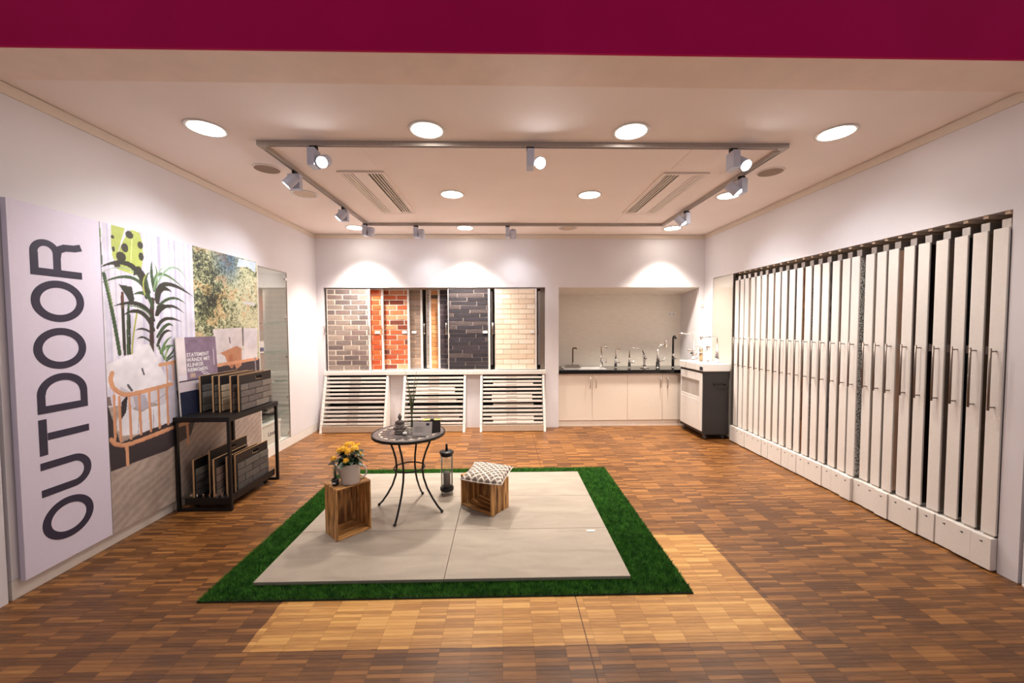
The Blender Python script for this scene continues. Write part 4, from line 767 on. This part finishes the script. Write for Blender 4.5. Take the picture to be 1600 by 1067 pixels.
cart_tap('brass-toned low tap with curved lever in the middle of the basin cart', .155, .42, [('base', base(), STEEL), ('body', MB().lathe([(.027, .012), (.025, .20), (.0, .205)], 20), mat('brass_satin', (170, 142, 112), .3, metal=.85)), ('lever', MB().tube([(0, 0, .21), (-.05, -.02, .235), (-.10, -.03, .22)], .007, 8), CHROME), ('spout', MB().tube([(0, 0, .16), (-.06, -.03, .15), (-.10, -.05, .08)], .009, 8), CHROME)])
cart_tap('chrome column tap with long arm to the left, right of the brass one', .22, .33, [('base', base(), CHROME), ('body', MB().lathe([(.023, .012), (.023, .20), (.03, .21), (.03, .235), (0, .245)], 20), CHROME), ('spout', MB().tube([(0, 0, .16), (-.14, -.05, .15), (-.36, -.10, .185)], .010, 10), CHROME)])
cart_tap('tallest chrome tap at the near end of the basin cart', .25, .13, [('base', base(.03), CHROME), ('body', MB().lathe([(.031, .012), (.031, .09), (.022, .14), (.012, .21)], 20), CHROME), ('spout', MB().tube([(0, 0, .20), (0, 0, .36), (-.008, 0, .375), (-.04, 0, .38), (-.255, .0, .375)], [.009, .009, .010, .011, .011], 10), CHROME), ('nozzle', MB().tube([(-.235, 0, .37), (-.235, 0, .345)], .012, 10), STEEL)])

# ------------------------------------------------------------------ black console table and sample boards
tb_ = thing('console_table', 'narrow black steel console table against the prints on the left wall', 'table', (-2.9185, 3.45, 0))
obj('tabletop', MB().box(0, .49, 0, .745, .803, .846), BLACKM, tb_, .002)
q = .024
for x in (.004, .49-q-.004):
    for y in (.004, .745-q-.004): obj('leg', MB().box(x, x+q, y, y+q, 0, .8025), BLACKM, tb_)
for y in (.004, .745-q-.004): obj('floor_rail', MB().box(.029, .49-q-.005, y, y+q, 0, q), BLACKM, tb_)
SB = [mat('board_edge', (204, 164, 120), .7), mat('board_black', (26, 23, 24), .5)]
SLIPC = {'dark grey': brick_mat('slip_dark_grey', [(92, 86, 82), (104, 98, 92), (82, 76, 74)], .2), 'grey': brick_mat('slip_grey', [(126, 118, 112), (112, 104, 100), (138, 130, 122)], .2), 'tan': brick_mat('slip_tan', [(196, 170, 142), (182, 154, 126), (206, 182, 154)], .15), 'brown': brick_mat('slip_brown', [(96, 80, 74), (84, 70, 64), (110, 92, 84)], .2), 'pale': brick_mat('slip_pale', [(176, 160, 144), (160, 144, 130)], .15)}
def hand_board(label, x, y, z, col, L__=.50, H=.34, lean=0.0, rz=0.0, full=True):
    t = thing('brick_hand_board', label, 'sample board', (x, y, z), rz, 'portable brick sample boards with hand holes')
    hx0, hx1, hz0, hz1 = L__*.50, L__*.50+.09, H-.062, H-.034
    mbx = MB()
    def bx_(ya, yb, za, zb, xa, xb, m): mbx.box(xa, xb, ya, yb, za, zb, m)
    for (xa, xb, m) in ((-.012, 0, 1),):
        bx_(0, hx0, 0, H, xa, xb, m); bx_(hx1, L__, 0, H, xa, xb, m); bx_(hx0, hx1, 0, hz0, xa, xb, m); bx_(hx0, hx1, hz1, H, xa, xb, m)
    obj('board', mbx, SB, t, rot=(0, lean, 0))
    obj('edge_band', MB().box(-.0125, .0005, -.0035, -.0003, 0, H).box(-.0125, .0005, 0, L__, H, H+.002).box(-.0125, .001, hx0, hx1, hz0-.003, hz0-.0003).box(-.0125, .001, hx0-.003, hx0-.0003, hz0, hz1) if True else None, SB[0], t, rot=(0, lean, 0))
    r_ = 4; rh = (H-.09)/r_
    for r in range(r_):
        y_ = .012-(r % 2)*.11
        while y_ < L__-.02:
            a, b_ = max(y_, .012), min(y_+.212, L__-.006)
            if b_-a > .02:
                o = obj('brick_slip', MB().box(.0006, .011, a, b_, .008+r*rh, .008+(r+1)*rh-.007), SLIPC[col], t, .001, 1, rot=(0, lean, 0))
            y_ += .219
    return t
TZ = .8465
hand_board('portable brick board, dark grey slips, nearest the wall on the table top', -2.832, 3.665, TZ, 'dark grey')
hand_board('portable brick board, grey slips, second from the wall on the table top', -2.71, 3.66, TZ, 'grey')
hand_board('portable brick board with pale tan slips on the table top', -2.65, 3.66, TZ, 'tan')
hand_board('portable brick board, brown slips, second from the front on the table top', -2.545, 3.655, TZ, 'brown')
hand_board('portable brick board with grey slips at the front of the table top', -2.485, 3.675, TZ, 'grey')
# poster board
pt = thing('poster_board', 'upright poster board with purple picture and white German lettering on the console table', 'poster', (-2.872, 3.49, TZ))
cp = Canvas(0, .47, 0, .705); y_, z_ = cp.y, cp.z
cp.c[:] = np.array([226, 216, 224]); pu = (y_ > .09) & (z_ > .27); g_ = np.clip((z_-.3)/.4, 0, 1)
cp.c = np.where(pu[..., None], np.array([112, 92, 112])+((1-g_)*24)[..., None]+cp.noise(9)[..., None]*26, cp.c)
cp.c = np.where(((y_ < .09) & (z_ > .36))[..., None], np.array([232, 220, 222])-cp.noise(12)[..., None]*18, cp.c)
cp.c = np.where((z_ <= .30)[..., None], np.array([206, 192, 198]), cp.c); cp.c = np.where((z_ <= .215-.02*y_)[..., None], np.array([36, 40, 62]), cp.c)
cp.c = np.where(((z_ < .315) & (z_ > .30))[..., None], np.array([70, 56, 66]), cp.c)
for k in range(7): cp.stroke([(.22+k*.022, .40-k*.016), (.27+k*.022, .405-k*.016)], .007, (236, 230, 232))
cp.poly([(.13, .33), (.19, .33), (.19, .37), (.13, .37)], (196, 170, 150)); cp.stroke([(.43, .42), (.43, .58)], .005, (220, 210, 220))
lean_ = (0, math.radians(-2.2), 0)
obj('board', MB().box(-.010, 0, 0, .47, 0, .705), mat('navy_board_edge', (58, 60, 84), .5), pt, rot=lean_)
obj('print', cp.mesh('print', .0008, PRINT), None, pt, rot=lean_)
obj('edge_strip', MB().box(-.0102, .0006, -.004, -.0004, 0, .706), WHITE, pt, rot=lean_)
tx = text('lettering', 'STATEMENT\nWÄNDE MIT\nKLINKER\nRIEMCHEN.', .049, WHITEG, pt, (0, 0, 0), (0, 0, 0), .0004)
_m = Matrix.Rotation(lean_[1], 4, 'Y'); tx.matrix_local = Matrix.Translation(_m @ Vector((.0014, .10, .525))) @ _m @ Euler((PI/2, 0, PI/2)).to_matrix().to_4x4()
# board cart under the table
bc = thing('board_trolley', 'low black trolley on casters with steel clips, under the console table', 'trolley', (-2.86, 3.475, 0))
obj('deck', MB().box(.0, .40, .02, .68, .062, .092), BLACKM, bc, .002); obj('front_lip', MB().box(.0, .40, .0, .019, .05, .11), BLACKM, bc, .002)
obj('side_rail', MB().box(.385, .40, .02, .68, .0925, .125), BLACKM, bc)
for k in range(7): obj('clip', MB().box(.03+k*.055, .045+k*.055, .022, .034, .0925, .14), CHROME, bc, .001)
for x in (.05, .35):
    for y in (.08, .60): obj('caster', MB().tube([(x-.01, y, .026), (x+.01, y, .026)], .0255, 14).box(x-.014, x+.014, y-.012, y+.012, .04, .0615), BLACKM, bc)
DZ = .0925
hand_board('portable brick board at the back of the trolley under the table', -2.80, 3.515, DZ, 'dark grey', .47, .35)
hand_board('portable dark brown brick board in the middle of the trolley', -2.62, 3.515, DZ, 'brown', .44, .355)
hand_board('tall portable brick board with a hand hole, back left on the trolley', -2.735, 3.62, DZ, 'brown', .52, .40)
hand_board('portable brick board with grey slips at the front of the trolley', -2.515, 3.64, DZ, 'dark grey', .49, .35)
hand_board('portable brick board just behind the front one on the trolley', -2.565, 3.60, DZ, 'brown', .44, .345)
# ------------------------------------------------------------------ things on the patio tiles
TOP = .0412
CW = {a: wood_mat('crate_wood_'+a, (104, 62, 30), (224, 168, 102), a) for a in 'XYZ'}
def crate(label, x, y, rz, W_, D_, H_, gaps, rough_edge=False):
    """near corner at the origin, opening faces local -y, left side at x=0"""
    t = thing('wooden_crate', label, 'crate', (x, y, TOP), rz, None); th = .011
    def slat(x0, x1, y0, y1, z0, z1, ax, wob=0):
        m = MB().box(x0, x1, y0, y1, z0, z1); obj('slat', m, CW[ax], t, .0015, 1)
    n = 3; g = .008; sw = (D_-(n-1)*g)/n
    for k in range(n):
        a = k*(sw+g); b_ = a+sw
        slat(0, th, a, b_, 0, H_, 'Z'); slat(W_-th, W_, a, b_, 0, H_, 'Z')
        slat(th+.0005, W_-th-.0005, a+(.0 if k else .0), b_, H_-th, H_, 'X'); slat(th+.0005, W_-th-.0005, a, b_, 0, th, 'X')
    nb = 4; bw = (W_-2*th-(nb-1)*.0012-.001)/nb
    for k in range(nb):
        a = th+.0005+k*(bw+.0012); slat(a, a+bw, D_-.010, D_-.0005, th+.0005, H_-th-.0005, 'Z')
    for xx in (th+.0005, W_-th-.0205): # corner battens inside
        obj('batten', MB().box(xx, xx+.02, D_-.0315, D_-.0105, th+.0005, H_-th-.0005), CW['Z'], t, .001, 1)
    obj('batten', MB().box(th+.021, W_-th-.021, D_-.0315, D_-.0105, th+.0005, th+.022), CW['X'], t, .001, 1)
    return t
crate('taller wooden crate standing on end on the patio tiles, carrying the watering can', -1.245, 2.848, math.radians(46), .272, .207, .392, 0)
crate('smaller low wooden crate on its side on the patio tiles, carrying the cushion', -.115, 3.20, math.radians(49), .0, .0, .0, 0) if False else None
# second crate: opening faces front-left, near corner is its right front corner
th_ = math.radians(-40.5); cx_, cy_ = -.109-.37*math.cos(th_), 3.197-.37*math.sin(th_)
crate('smaller low wooden crate on its side on the patio tiles, carrying the cushion', cx_, cy_, th_, .37, .228, .275, 0)

# cushion
def cushion_mat():
    m = bpy.data.materials.new('cushion_fabric'); m.use_nodes = True; nt = m.node_tree; N = nt.nodes; Lk = nt.links; b = N['Principled BSDF']
    tc = N.new('ShaderNodeTexCoord'); sp = N.new('ShaderNodeSeparateXYZ'); Lk.new(tc.outputs['Object'], sp.inputs[0])
    k = 2*PI/.17
    u = math_n(nt, 'MULTIPLY', sp.outputs[0], k); v = math_n(nt, 'MULTIPLY', sp.outputs[1], k)
    tri = lambda s: math_n(nt, 'PINGPONG', math_n(nt, 'DIVIDE', s, PI), 1.0)
    d = math_n(nt, 'ADD', tri(u), tri(v))             # diamonds 0..2
    rings = math_n(nt, 'PINGPONG', math_n(nt, 'MULTIPLY', d, 3.0), 1.0)
    z = math_n(nt, 'PINGPONG', math_n(nt, 'MULTIPLY', math_n(nt, 'SUBTRACT', tri(u), tri(v)), 3.0), 1.0)
    lines = math_n(nt, 'MAXIMUM', math_n(nt, 'GREATER_THAN', rings, .72), math_n(nt, 'GREATER_THAN', z, .86))
    mx = N.new('ShaderNodeMix'); mx.data_type = 'RGBA'; Lk.new(lines, mx.inputs['Factor']); mx.inputs['A'].default_value = (*lin((120, 106, 96)), 1); mx.inputs['B'].default_value = (*lin((220, 210, 200)), 1)
    Lk.new(mx.outputs['Result'], b.inputs['Base Color']); b.inputs['Roughness'].default_value = .9
    no = N.new('ShaderNodeTexNoise'); no.inputs['Scale'].default_value = 500; Lk.new(tc.outputs['Object'], no.inputs['Vector'])
    bp = N.new('ShaderNodeBump'); bp.inputs['Strength'].default_value = .3; bp.inputs['Distance'].default_value = .002; Lk.new(no.outputs['Fac'], bp.inputs['Height']); Lk.new(bp.outputs[0], b.inputs['Normal'])
    return m
n = 28; vs = []; fs = []; S_ = .185
for side in (1, -1):
    for i in range(n+1):
        for j in range(n+1):
            a, b_ = -1+2*i/n, -1+2*j/n
            pin = 1-.07*(1-a*a)*abs(b_)**3; pin2 = 1-.07*(1-b_*b_)*abs(a)**3
            h = .052*((1-a**4)*(1-b_**4))**.55*(1+.06*math.sin(5*a+3*b_))
            sag = 0.0
            vs.append((a*S_*pin2, b_*S_*pin, side*h*(1.0 if side > 0 else .55)+.034+.012*abs(a*b_)**2))
for s_ in range(2):
    for i in range(n):
        for j in range(n):
            o_ = s_*(n+1)**2; q = (o_+i*(n+1)+j, o_+(i+1)*(n+1)+j, o_+(i+1)*(n+1)+j+1, o_+i*(n+1)+j+1); fs.append(q if s_ == 0 else q[::-1])
m = MB(); m.add(vs, fs, 0, True)
cu = thing('cushion', 'beige and white diamond-patterned cushion lying on the smaller crate', 'cushion', (-.148, 3.352, TOP+.274), math.radians(-16))
obj('cover', m, cushion_mat(), cu, rot=(math.radians(3), math.radians(2), 0))
_rim = []
for k in range(4):
    for q in range(12):
        a = -1+2*q/12; p = [(a, -1), (1, a), (-a, 1), (-1, -a)][k]
        A, B_ = p; _rim.append((A*S_*(1-.07*(1-B_*B_)*abs(A)**3), B_*S_*(1-.07*(1-A*A)*abs(B_)**3), .034+.012*abs(A*B_)**2))
obj('piping', MB().tube(_rim, .0028, 6, closed=True), mat('piping_cream', (222, 210, 200), .9), cu, rot=(math.radians(3), math.radians(2), 0))

# watering can with flowers
ZC = TOP+.3925
wc = thing('watering_can', 'white metal watering can used as a planter on the taller crate', 'watering can', (-1.198, 3.005, ZC), math.radians(0))
CANM = mat('can_enamel', (222, 212, 204), .4, var=.03)
obj('body', MB().lathe([(.069, 0), (.071, .004), (.070, .150), (.072, .153), (.067, .152), (.066, .12), (0, .12)], 36), CANM, wc)
obj('spout', MB().tube([(-.066, -.0, .035), (-.085, 0, .075), (-.105, 0, .118), (-.125, 0, .142)], [.014, .011, .009, .009], 12), CANM, wc)
rs = MB(); q = Vector((-.75, 0, .66)).to_track_quat('Z', 'Y').to_matrix().to_4x4(); q.translation = (-.122, 0, .140); rs.x = q
rs.lathe([(.009, 0), (.034, .028), (.034, .032), (0, .038)], 24); obj('rose', rs, mat('rose_zinc', (176, 168, 166), .4, metal=.3), wc)
hp = [(.068+.058*math.sin(a)*1.0, 0, .085+.058*-math.cos(a)*1.05) for a in [PI*k/12 for k in range(0, 13)]]
obj('handle', MB().tube([(.066, 0, .018)]+[(.07+.055*math.sin(PI*k/10), 0, .085-.055*math.cos(PI*k/10)) for k in range(11)], .0055, 8), CANM, wc)
fl = thing('kalanchoe', 'yellow flowering potted plant with dark leaves growing in the watering can', 'plant', (-1.198, 3.005, ZC+.121))
obj('soil', MB().lathe([(.064, 0), (.05, .008), (0, .012)], 20), mat('potting_soil', (34, 24, 18), .95, var=.4, scale=200), fl)
def leaf_mesh(name, L__, W__, m_, fold=.3, n=6):
    mb = MB(); v = []; f = []
    for i in range(n+1):
        t = i/n; w_ = W__*math.sin(PI*min(.98, t*.92+.06))**.8; z = -.35*L__*t*t+.02*math.sin(t*9)*L__
        v += [(t*L__, -w_, z+fold*w_), (t*L__, 0, z), (t*L__, w_, z+fold*w_), ]
    for i in range(n):
        for k in range(2): f.append((i*3+k, i*3+k+1, (i+1)*3+k+1, (i+1)*3+k))
    o_ = len(v); v += [(a, b_, c-.0012) for a, b_, c in v]; f += [tuple(x+o_ for x in reversed(q)) for q in f[:2*n]]
    mb.add(v, f, 0, True); me = mb.mesh(name); me.materials.append(m_); return me
LM = leaf_mesh('leaf', .062, .022, mat('kalanchoe_leaf', (34, 58, 34), .35, var=.35, scale=30))
r2 = random.Random(4)
stems = MB()
for k in range(34):
    a = 2*PI*k/34*2.6+r2.random(); rr = r2.uniform(.005, .062); z = r2.uniform(.02, .085)*(1.5-rr*4)+.012; 
    p = (rr*math.cos(a), rr*math.sin(a), z); stems.tube([(rr*.3*math.cos(a), rr*.3*math.sin(a), .005), p], .0022, 5)
    o = obj('leaf', LM, None, fl, loc=p, rot=(r2.uniform(-.3, .3), r2.uniform(-.7, .1), a)); o.scale = [r2.uniform(.95, 1.35)]*3
obj('stem', stems, mat('stem_green', (70, 92, 48), .6), fl)
fm = MB()
for k in range(5):
    a = 2*PI*k/5; q = Matrix.Rotation(a, 4, 'Z'); fm.x = q
    fm.add([(0, 0, 0), (.008, -.0055, .003), (.0155, 0, .0015), (.008, .0055, .003), (.008, 0, .0045)], [(0, 1, 4), (1, 2, 4), (2, 3, 4), (3, 0, 4), (0, 3, 2, 1)], 0, False)
fm.x = Matrix.Identity(4); fm.ball((0, 0, .004), .003, 6)
FM = fm.mesh('flower'); FM.materials.append(mat('kalanchoe_yellow', (248, 176, 26), .55, var=.18, scale=60, rgb2=(255, 206, 60)))
cl = [(.005, -.035, .098, 12), (.04, -.02, .112, 10), (-.035, -.03, .112, 10), (-.07, -.01, .098, 8), (.0, .02, .125, 10), (.055, .03, .115, 8), (-.03, .03, .122, 8), (-.005, -.06, .066, 4), (-.125, -.01, .062, 5), (.07, -.01, .10, 5)]
for cx, cy, cz, k_ in cl:
    for k in range(k_):
        d = Vector((r2.gauss(0, 1), r2.gauss(0, 1)-.6, abs(r2.gauss(0, 1))+.3)).normalized(); rr = .020 if k_ > 5 else .012
        o = obj('flower', FM, None, fl, loc=(cx+d.x*rr*1.2, cy+d.y*rr*1.2, cz*1.28+d.z*rr*.9 if k_ > 5 else cz+d.z*rr), rot=d.to_track_quat('Z', 'Y').to_euler()); o.scale = [r2.uniform(1.15, 1.5)]*3
obj('flower_stalk', MB().tube([(-.03, 0, .05), (-.08, -.008, .062), (-.124, -.01, .06)], .002, 6).tube([(0, 0, .02), (.0, -.03, .10)], .002, 6).tube([(0, 0, .02), (.04, -.01, .11)], .002, 6).tube([(0, 0, .02), (-.06, 0, .1)], .002, 6), mat('stalk_red', (120, 70, 50), .6), fl)
# small potted succulent
sp = thing('small_pot_plant', 'tiny grey-green plant in a black glass pot beside the watering can', 'plant', (-1.288, 2.942, ZC))
obj('pot', MB().lathe([(.021, 0), (.024, .004), (.026, .05), (.0235, .05), (.022, .04), (0, .04)], 20), BLACKG, sp)
obj('pot_label', MB().box(-.012, .012, -.0262, -.0252, .018, .030), WHITEG, sp)
LF = leaf_mesh('leaf', .020, .0045, mat('grey_green_leaf', (112, 132, 108), .6, var=.2, scale=60))
st = MB()
for k in range(7):
    a = k*.9; lean = r2.uniform(.0, .25); h = r2.uniform(.06, .105) if k else .115; tip = Vector((math.cos(a)*lean*h, math.sin(a)*lean*h, .045+h))
    st.tube([(0, 0, .038), tip], .0016, 5)
    for q in range(9):
        f = .2+.8*q/8; p = Vector((0, 0, .038)).lerp(tip, f); o = obj('leaf', LF, None, sp, loc=p, rot=(0, -.8, q*2.4+a)); o.scale = [1.1-.5*f]*3
obj('stem', st, mat('grey_stem', (96, 104, 84), .7), sp)

# mosaic bistro table
bt = thing('bistro_table', 'round mosaic-topped bistro table with curved black metal legs', 'table', (-.828, 3.362, TOP), 0)
ZT = .684
obj('rim_band', MB().lathe([(.300, ZT-.022), (.311, ZT-.022), (.3115, ZT-.002), (.309, ZT), (.300, ZT), (.300, ZT-.022)], 64, cap=False), BLACKM, bt)
obj('tabletop', MB().lathe([(.2995, ZT-.012), (.2995, ZT-.003)], 64), mat('table_grout', (96, 88, 86), .7, var=.15, scale=90), bt)
MS = [mat('mosaic_grey', (108, 100, 100), .4, var=.15, scale=30), mat('mosaic_cream', (214, 204, 190), .4), mat('mosaic_dark', (72, 62, 64), .4, var=.15, scale=30)]
def wedge(mb, r0, r1, a0, a1, mi, h=.0018, nn=2):
    vs = []; 
    for z in (ZT-.003, ZT-.003+h):
        for i in range(nn+1): a = a0+(a1-a0)*i/nn; vs.append((r0*math.cos(a), r0*math.sin(a), z))
        for i in range(nn+1): a = a1-(a1-a0)*i/nn; vs.append((r1*math.cos(a), r1*math.sin(a), z))
    k = 2*nn+2; mb.add(vs, [tuple(reversed(range(k))), tuple(range(k, 2*k))]+[(i, (i+1) % k, (i+1) % k+k, i+k) for i in range(k)], mi)
mo = MB()
for k in range(28): wedge(mo, .256, .297, 2*PI*k/28+.008, 2*PI*(k+1)/28-.008, 0 if k % 2 else 0)
for k in range(20):
    a = 2*PI*k/20; h = PI/20
    P3 = lambda r, q, z: (r*math.cos(q), r*math.sin(q), z)
    for z0_, tri, mi in ((0, [(.252, a-h+.01), (.226, a), (.252, a+h-.01)], 1), (0, [(.222, a-.01), (.196, a), (.222, a+.01)], 1)):
        vs = [P3(r, q, ZT-.003) for r, q in tri]+[P3(r, q, ZT-.0012) for r, q in tri]; mo.add(vs, [(2, 1, 0), (3, 4, 5), (0, 1, 4, 3), (1, 2, 5, 4), (2, 0, 3, 5)], mi)
    tri = [(.246, a+h), (.212, a+.02), (.17, a+h), (.212, a+2*h-.02)]
    vs = [P3(r, q, ZT-.003) for r, q in tri]+[P3(r, q, ZT-.0012) for r, q in tri]; mo.add(vs, [(3, 2, 1, 0), (4, 5, 6, 7), (0, 1, 5, 4), (1, 2, 6, 5), (2, 3, 7, 6), (3, 0, 4, 7)], 2)
for r0, r1, nn_, mi in ((.118, .163, 16, 0), (.07, .113, 12, 2), (.03, .066, 8, 0)):
    for k in range(nn_): wedge(mo, r0, r1, 2*PI*k/nn_+.02, 2*PI*(k+1)/nn_-.02, mi)
o = obj('mosaic', mo, MS, bt); o['kind'] = 'stuff'
for k, a in enumerate((-99.6, 166.4, -13.6, 80.7)):
    a = math.radians(a); prof = [(.215, ZT-.02), (.19, .60), (.155, .52), (.130, .44), (.122, .365), (.132, .29), (.165, .20), (.215, .115), (.262, .05), (.298, .012)]
    pts = [(r*math.cos(a), r*math.sin(a), z) for r, z in prof]
    lg = obj('leg', MB().tube(pts, .0085, 10), BLACKM, bt)
    obj('foot', MB().ball((.299*math.cos(a), .299*math.sin(a), .0125), (.014, .014, .0125), 12), BLACKM, lg)
for zr, r_ in ((.372, .130),):
    obj('brace_ring', MB().tube([(r_*math.cos(2*PI*k/40), r_*math.sin(2*PI*k/40), zr) for k in range(40)], .0065, 8, closed=True), BLACKM, bt)
obj('under_ring', MB().tube([(.20*math.cos(2*PI*k/40), .20*math.sin(2*PI*k/40), ZT-.022) for k in range(40)], .007, 8, closed=True), BLACKM, bt)
TT = TOP+ZT+.0002
# seated figurine: one continuous remeshed body
fg = MB()
fg.lathe([(.040, 0), (.043, .006), (.040, .014), (.036, .018), (.041, .026), (.036, .034), (0, .036)], 24, (0, 0, 0))
fg.ball((0, .004, .046), (.040, .030, .016), 16)
for s_ in (-1, 1):
    fg.ball((s_*.030, -.012, .044), (.022, .018, .012), 12); fg.tube([(s_*.030, -.008, .046), (-s_*.005, -.026, .046)], .009, 8)
    fg.tube([(s_*.023, .004, .094), (s_*.030, .0, .074), (s_*.024, -.014, .060), (s_*.004, -.024, .056)], [.0095, .0085, .0075, .006], 8); fg.ball((s_*.012, .004, .123), (.003, .004, .007), 8)
fg.lathe([(.024, .05), (.021, .07), (.026, .088), (.022, .098), (.008, .104), (.008, .112)], 16, (0, .004, 0))
fg.ball((0, .003, .126), (.0155, .016, .020), 16); fg.ball((0, .004, .147), (.007, .007, .007), 10); fg.ball((0, -.011, .123), (.002, .003, .004), 8)
f_ = thing('buddha_figurine', 'small grey stone seated figurine on the mosaic table', 'figurine', (-.893, 3.315, TT), math.radians(12))
fo = obj('body', fg, mat('grey_stone', (110, 100, 96), .85, var=.25, scale=120, bump=.3), f_)
rm = fo.modifiers.new('remesh', 'REMESH'); rm.mode = 'VOXEL'; rm.voxel_size = .0022; rm.use_smooth_shade = True; fo.scale = (1.12, 1.12, 1.12)
# vase with grasses
vz = thing('glass_vase', 'small clear glass vase with pebbles on the mosaic table', 'vase', (-.800, 3.36, TT))
obj('glass', MB().lathe([(.030, 0), (.040, .006), (.047, .03), (.046, .06), (.050, .10), (.0485, .10), (.0445, .06), (.0455, .03), (.038, .009), (0, .008)], 28), GLASS, vz)
pe = MB()
for k in range(26):
    a = r2.random()*2*PI; rr = r2.random()**.5*.033; pe.ball((rr*math.cos(a), rr*math.sin(a), .015+r2.random()*.022), (r2.uniform(.005, .009), r2.uniform(.005, .008), .005), 6)
o = obj('pebbles', pe, mat('pebbles_pale', (196, 186, 170), .6, var=.3, scale=50), vz); o['kind'] = 'stuff'
gs = thing('ornamental_grass', 'tall dark green artificial grass stalks standing in the glass vase', 'plant', (-.800, 3.36, TT+.04))
GSM = [mat('grass_stalk', (74, 84, 52), .6, var=.3, scale=30), mat('grass_tip', (150, 140, 96), .7, var=.2)]
tips = [(-.055, 0, .46), (-.05, .01, .43), (-.04, 0, .40), (-.02, .01, .30), (-.03, -.01, .34), (.0, 0, .25), (-.01, .01, .28), (.045, .0, .44), (.02, .01, .36), (.06, .01, .40), (-.028, 0, .26), (.0, .01, .32), (-.012, -.01, .22)]
for k, (tx_, ty_, tz_) in enumerate(tips):
    tx_, ty_, tz_ = tx_*1.15, ty_, tz_*1.17; m = MB(); mid = (tx_*.25, ty_*.3, tz_*.5); m.tube([(tx_*-.1, 0, 0), (tx_*.0, 0, tz_*.2), mid, (tx_*.6, ty_*.6, tz_*.8), (tx_, ty_, tz_)], [.0048, .0046, .0038, .0024, .0008] if k % 4 else [.0026, .0026, .0022, .0016, .0006], 5)
    obj('stalk', m, GSM[0 if k % 4 else 1], gs)
tl = thing('tealight_glass', 'small clear tealight glass beside the seated figurine', 'candle holder', (-.838, 3.265, TT))
obj('glass', MB().lathe([(.022, 0), (.026, .004), (.028, .045), (.0265, .045), (.024, .008), (0, .008)], 24), GLASS, tl); obj('candle', MB().lathe([(.018, .0085), (.018, .02)], 16), WHITEG, tl)
kc = thing('card_holder', 'light grey card with small print leaning on the mosaic table', 'card', (-.768, 3.235, TT), math.radians(-4))
obj('card', MB().hexa([(0, 0, 0), (.162, 0, 0), (.162, .004, 0), (0, .004, 0)], [(0, .026, .112), (.162, .026, .112), (.162, .030, .112), (0, .030, .112)]), mat('card_grey', (190, 182, 178), .5, var=.03), kc)
obj('logo_patch', MB().hexa([(.112, .0185, .085), (.138, .0185, .085), (.138, .0195, .085), (.112, .0195, .085)], [(.112, .0225, .102), (.138, .0225, .102), (.138, .0235, .102), (.112, .0235, .102)]), LET, kc)
for k in range(5): obj('print_line', MB().box(.012, .09-.01*(k % 2), .0068+k*.0021, .0078+k*.0021, .034+k*.009, .0355+k*.009), mat('print_grey', (150, 144, 142), .6), kc)
obj('prop', MB().hexa([(.05, .045, 0), (.11, .045, 0), (.11, .048, 0), (.05, .048, 0)], [(.05, .031, .10), (.11, .031, .10), (.11, .034, .10), (.05, .034, .10)]), BLACKM, kc)
sb = thing('gift_box', 'small black box with yellow notes on top behind the grey card', 'box', (-.690, 3.325, TT), math.radians(8))
obj('body', MB().box(0, .14, 0, .09, 0, .105), mat('box_black', (52, 46, 48), .5, var=.5, scale=40), sb, .003)
YN = mat('sticky_note_yellow', (226, 206, 110), .6)
for (a, b_, rz_) in ((-.005, .003, .1), (.075, .012, -.12)): obj('note', MB().box(a, a+.06, b_, b_+.05, .1055, .108), YN, sb, rot=(0, 0, rz_))
obj('ribbon', MB().box(.055, .085, -.002, .092, .1055, .118), mat('ribbon_dark', (70, 62, 66), .6), sb, .004)

# lantern
ln = thing('garden_lantern', 'black metal and glass lantern with a grey candle beside the mosaic table', 'lantern', (-.548, 3.664, TOP))
obj('lid', MB().lathe([(.0, .392), (.062, .392), (.068, .395), (.068, .408), (.066, .412), (.02, .420), (0, .421)], 36), BLACKM, ln)
obj('lid_neck', MB().lathe([(.058, .372), (.058, .3915)], 30), BLACKM, ln)
obj('knob', MB().lathe([(.012, .4205), (.0105, .48), (.009, .482), (0, .482)], 16), BLACKM, ln)
obj('base_tray', MB().lathe([(0, .038), (.060, .038), (.064, .042), (.064, .068), (.061, .069), (.060, .048), (0, .047)], 30), BLACKM, ln)
obj('glass_cylinder', MB().lathe([(.0585, .0495), (.0585, .371), (.0565, .371), (.0565, .0495), (.0585, .0495)], 36, cap=False), GLASS, ln)
for k in range(4):
    a = PI/4+k*PI/2+.2; obj('rod', MB().tube([(.0665*math.cos(a), .0665*math.sin(a), 0), (.0665*math.cos(a), .0665*math.sin(a), .395)], .003, 6), BLACKM, ln)
obj('candle', MB().lathe([(.034, .0475), (.034, .205), (.030, .21), (.006, .207), (0, .207)], 28), mat('candle_grey', (112, 102, 98), .7, var=.12, scale=60), ln)
obj('wick', MB().tube([(0, 0, .206), (.001, 0, .218)], .001, 5), BLACKM, ln)
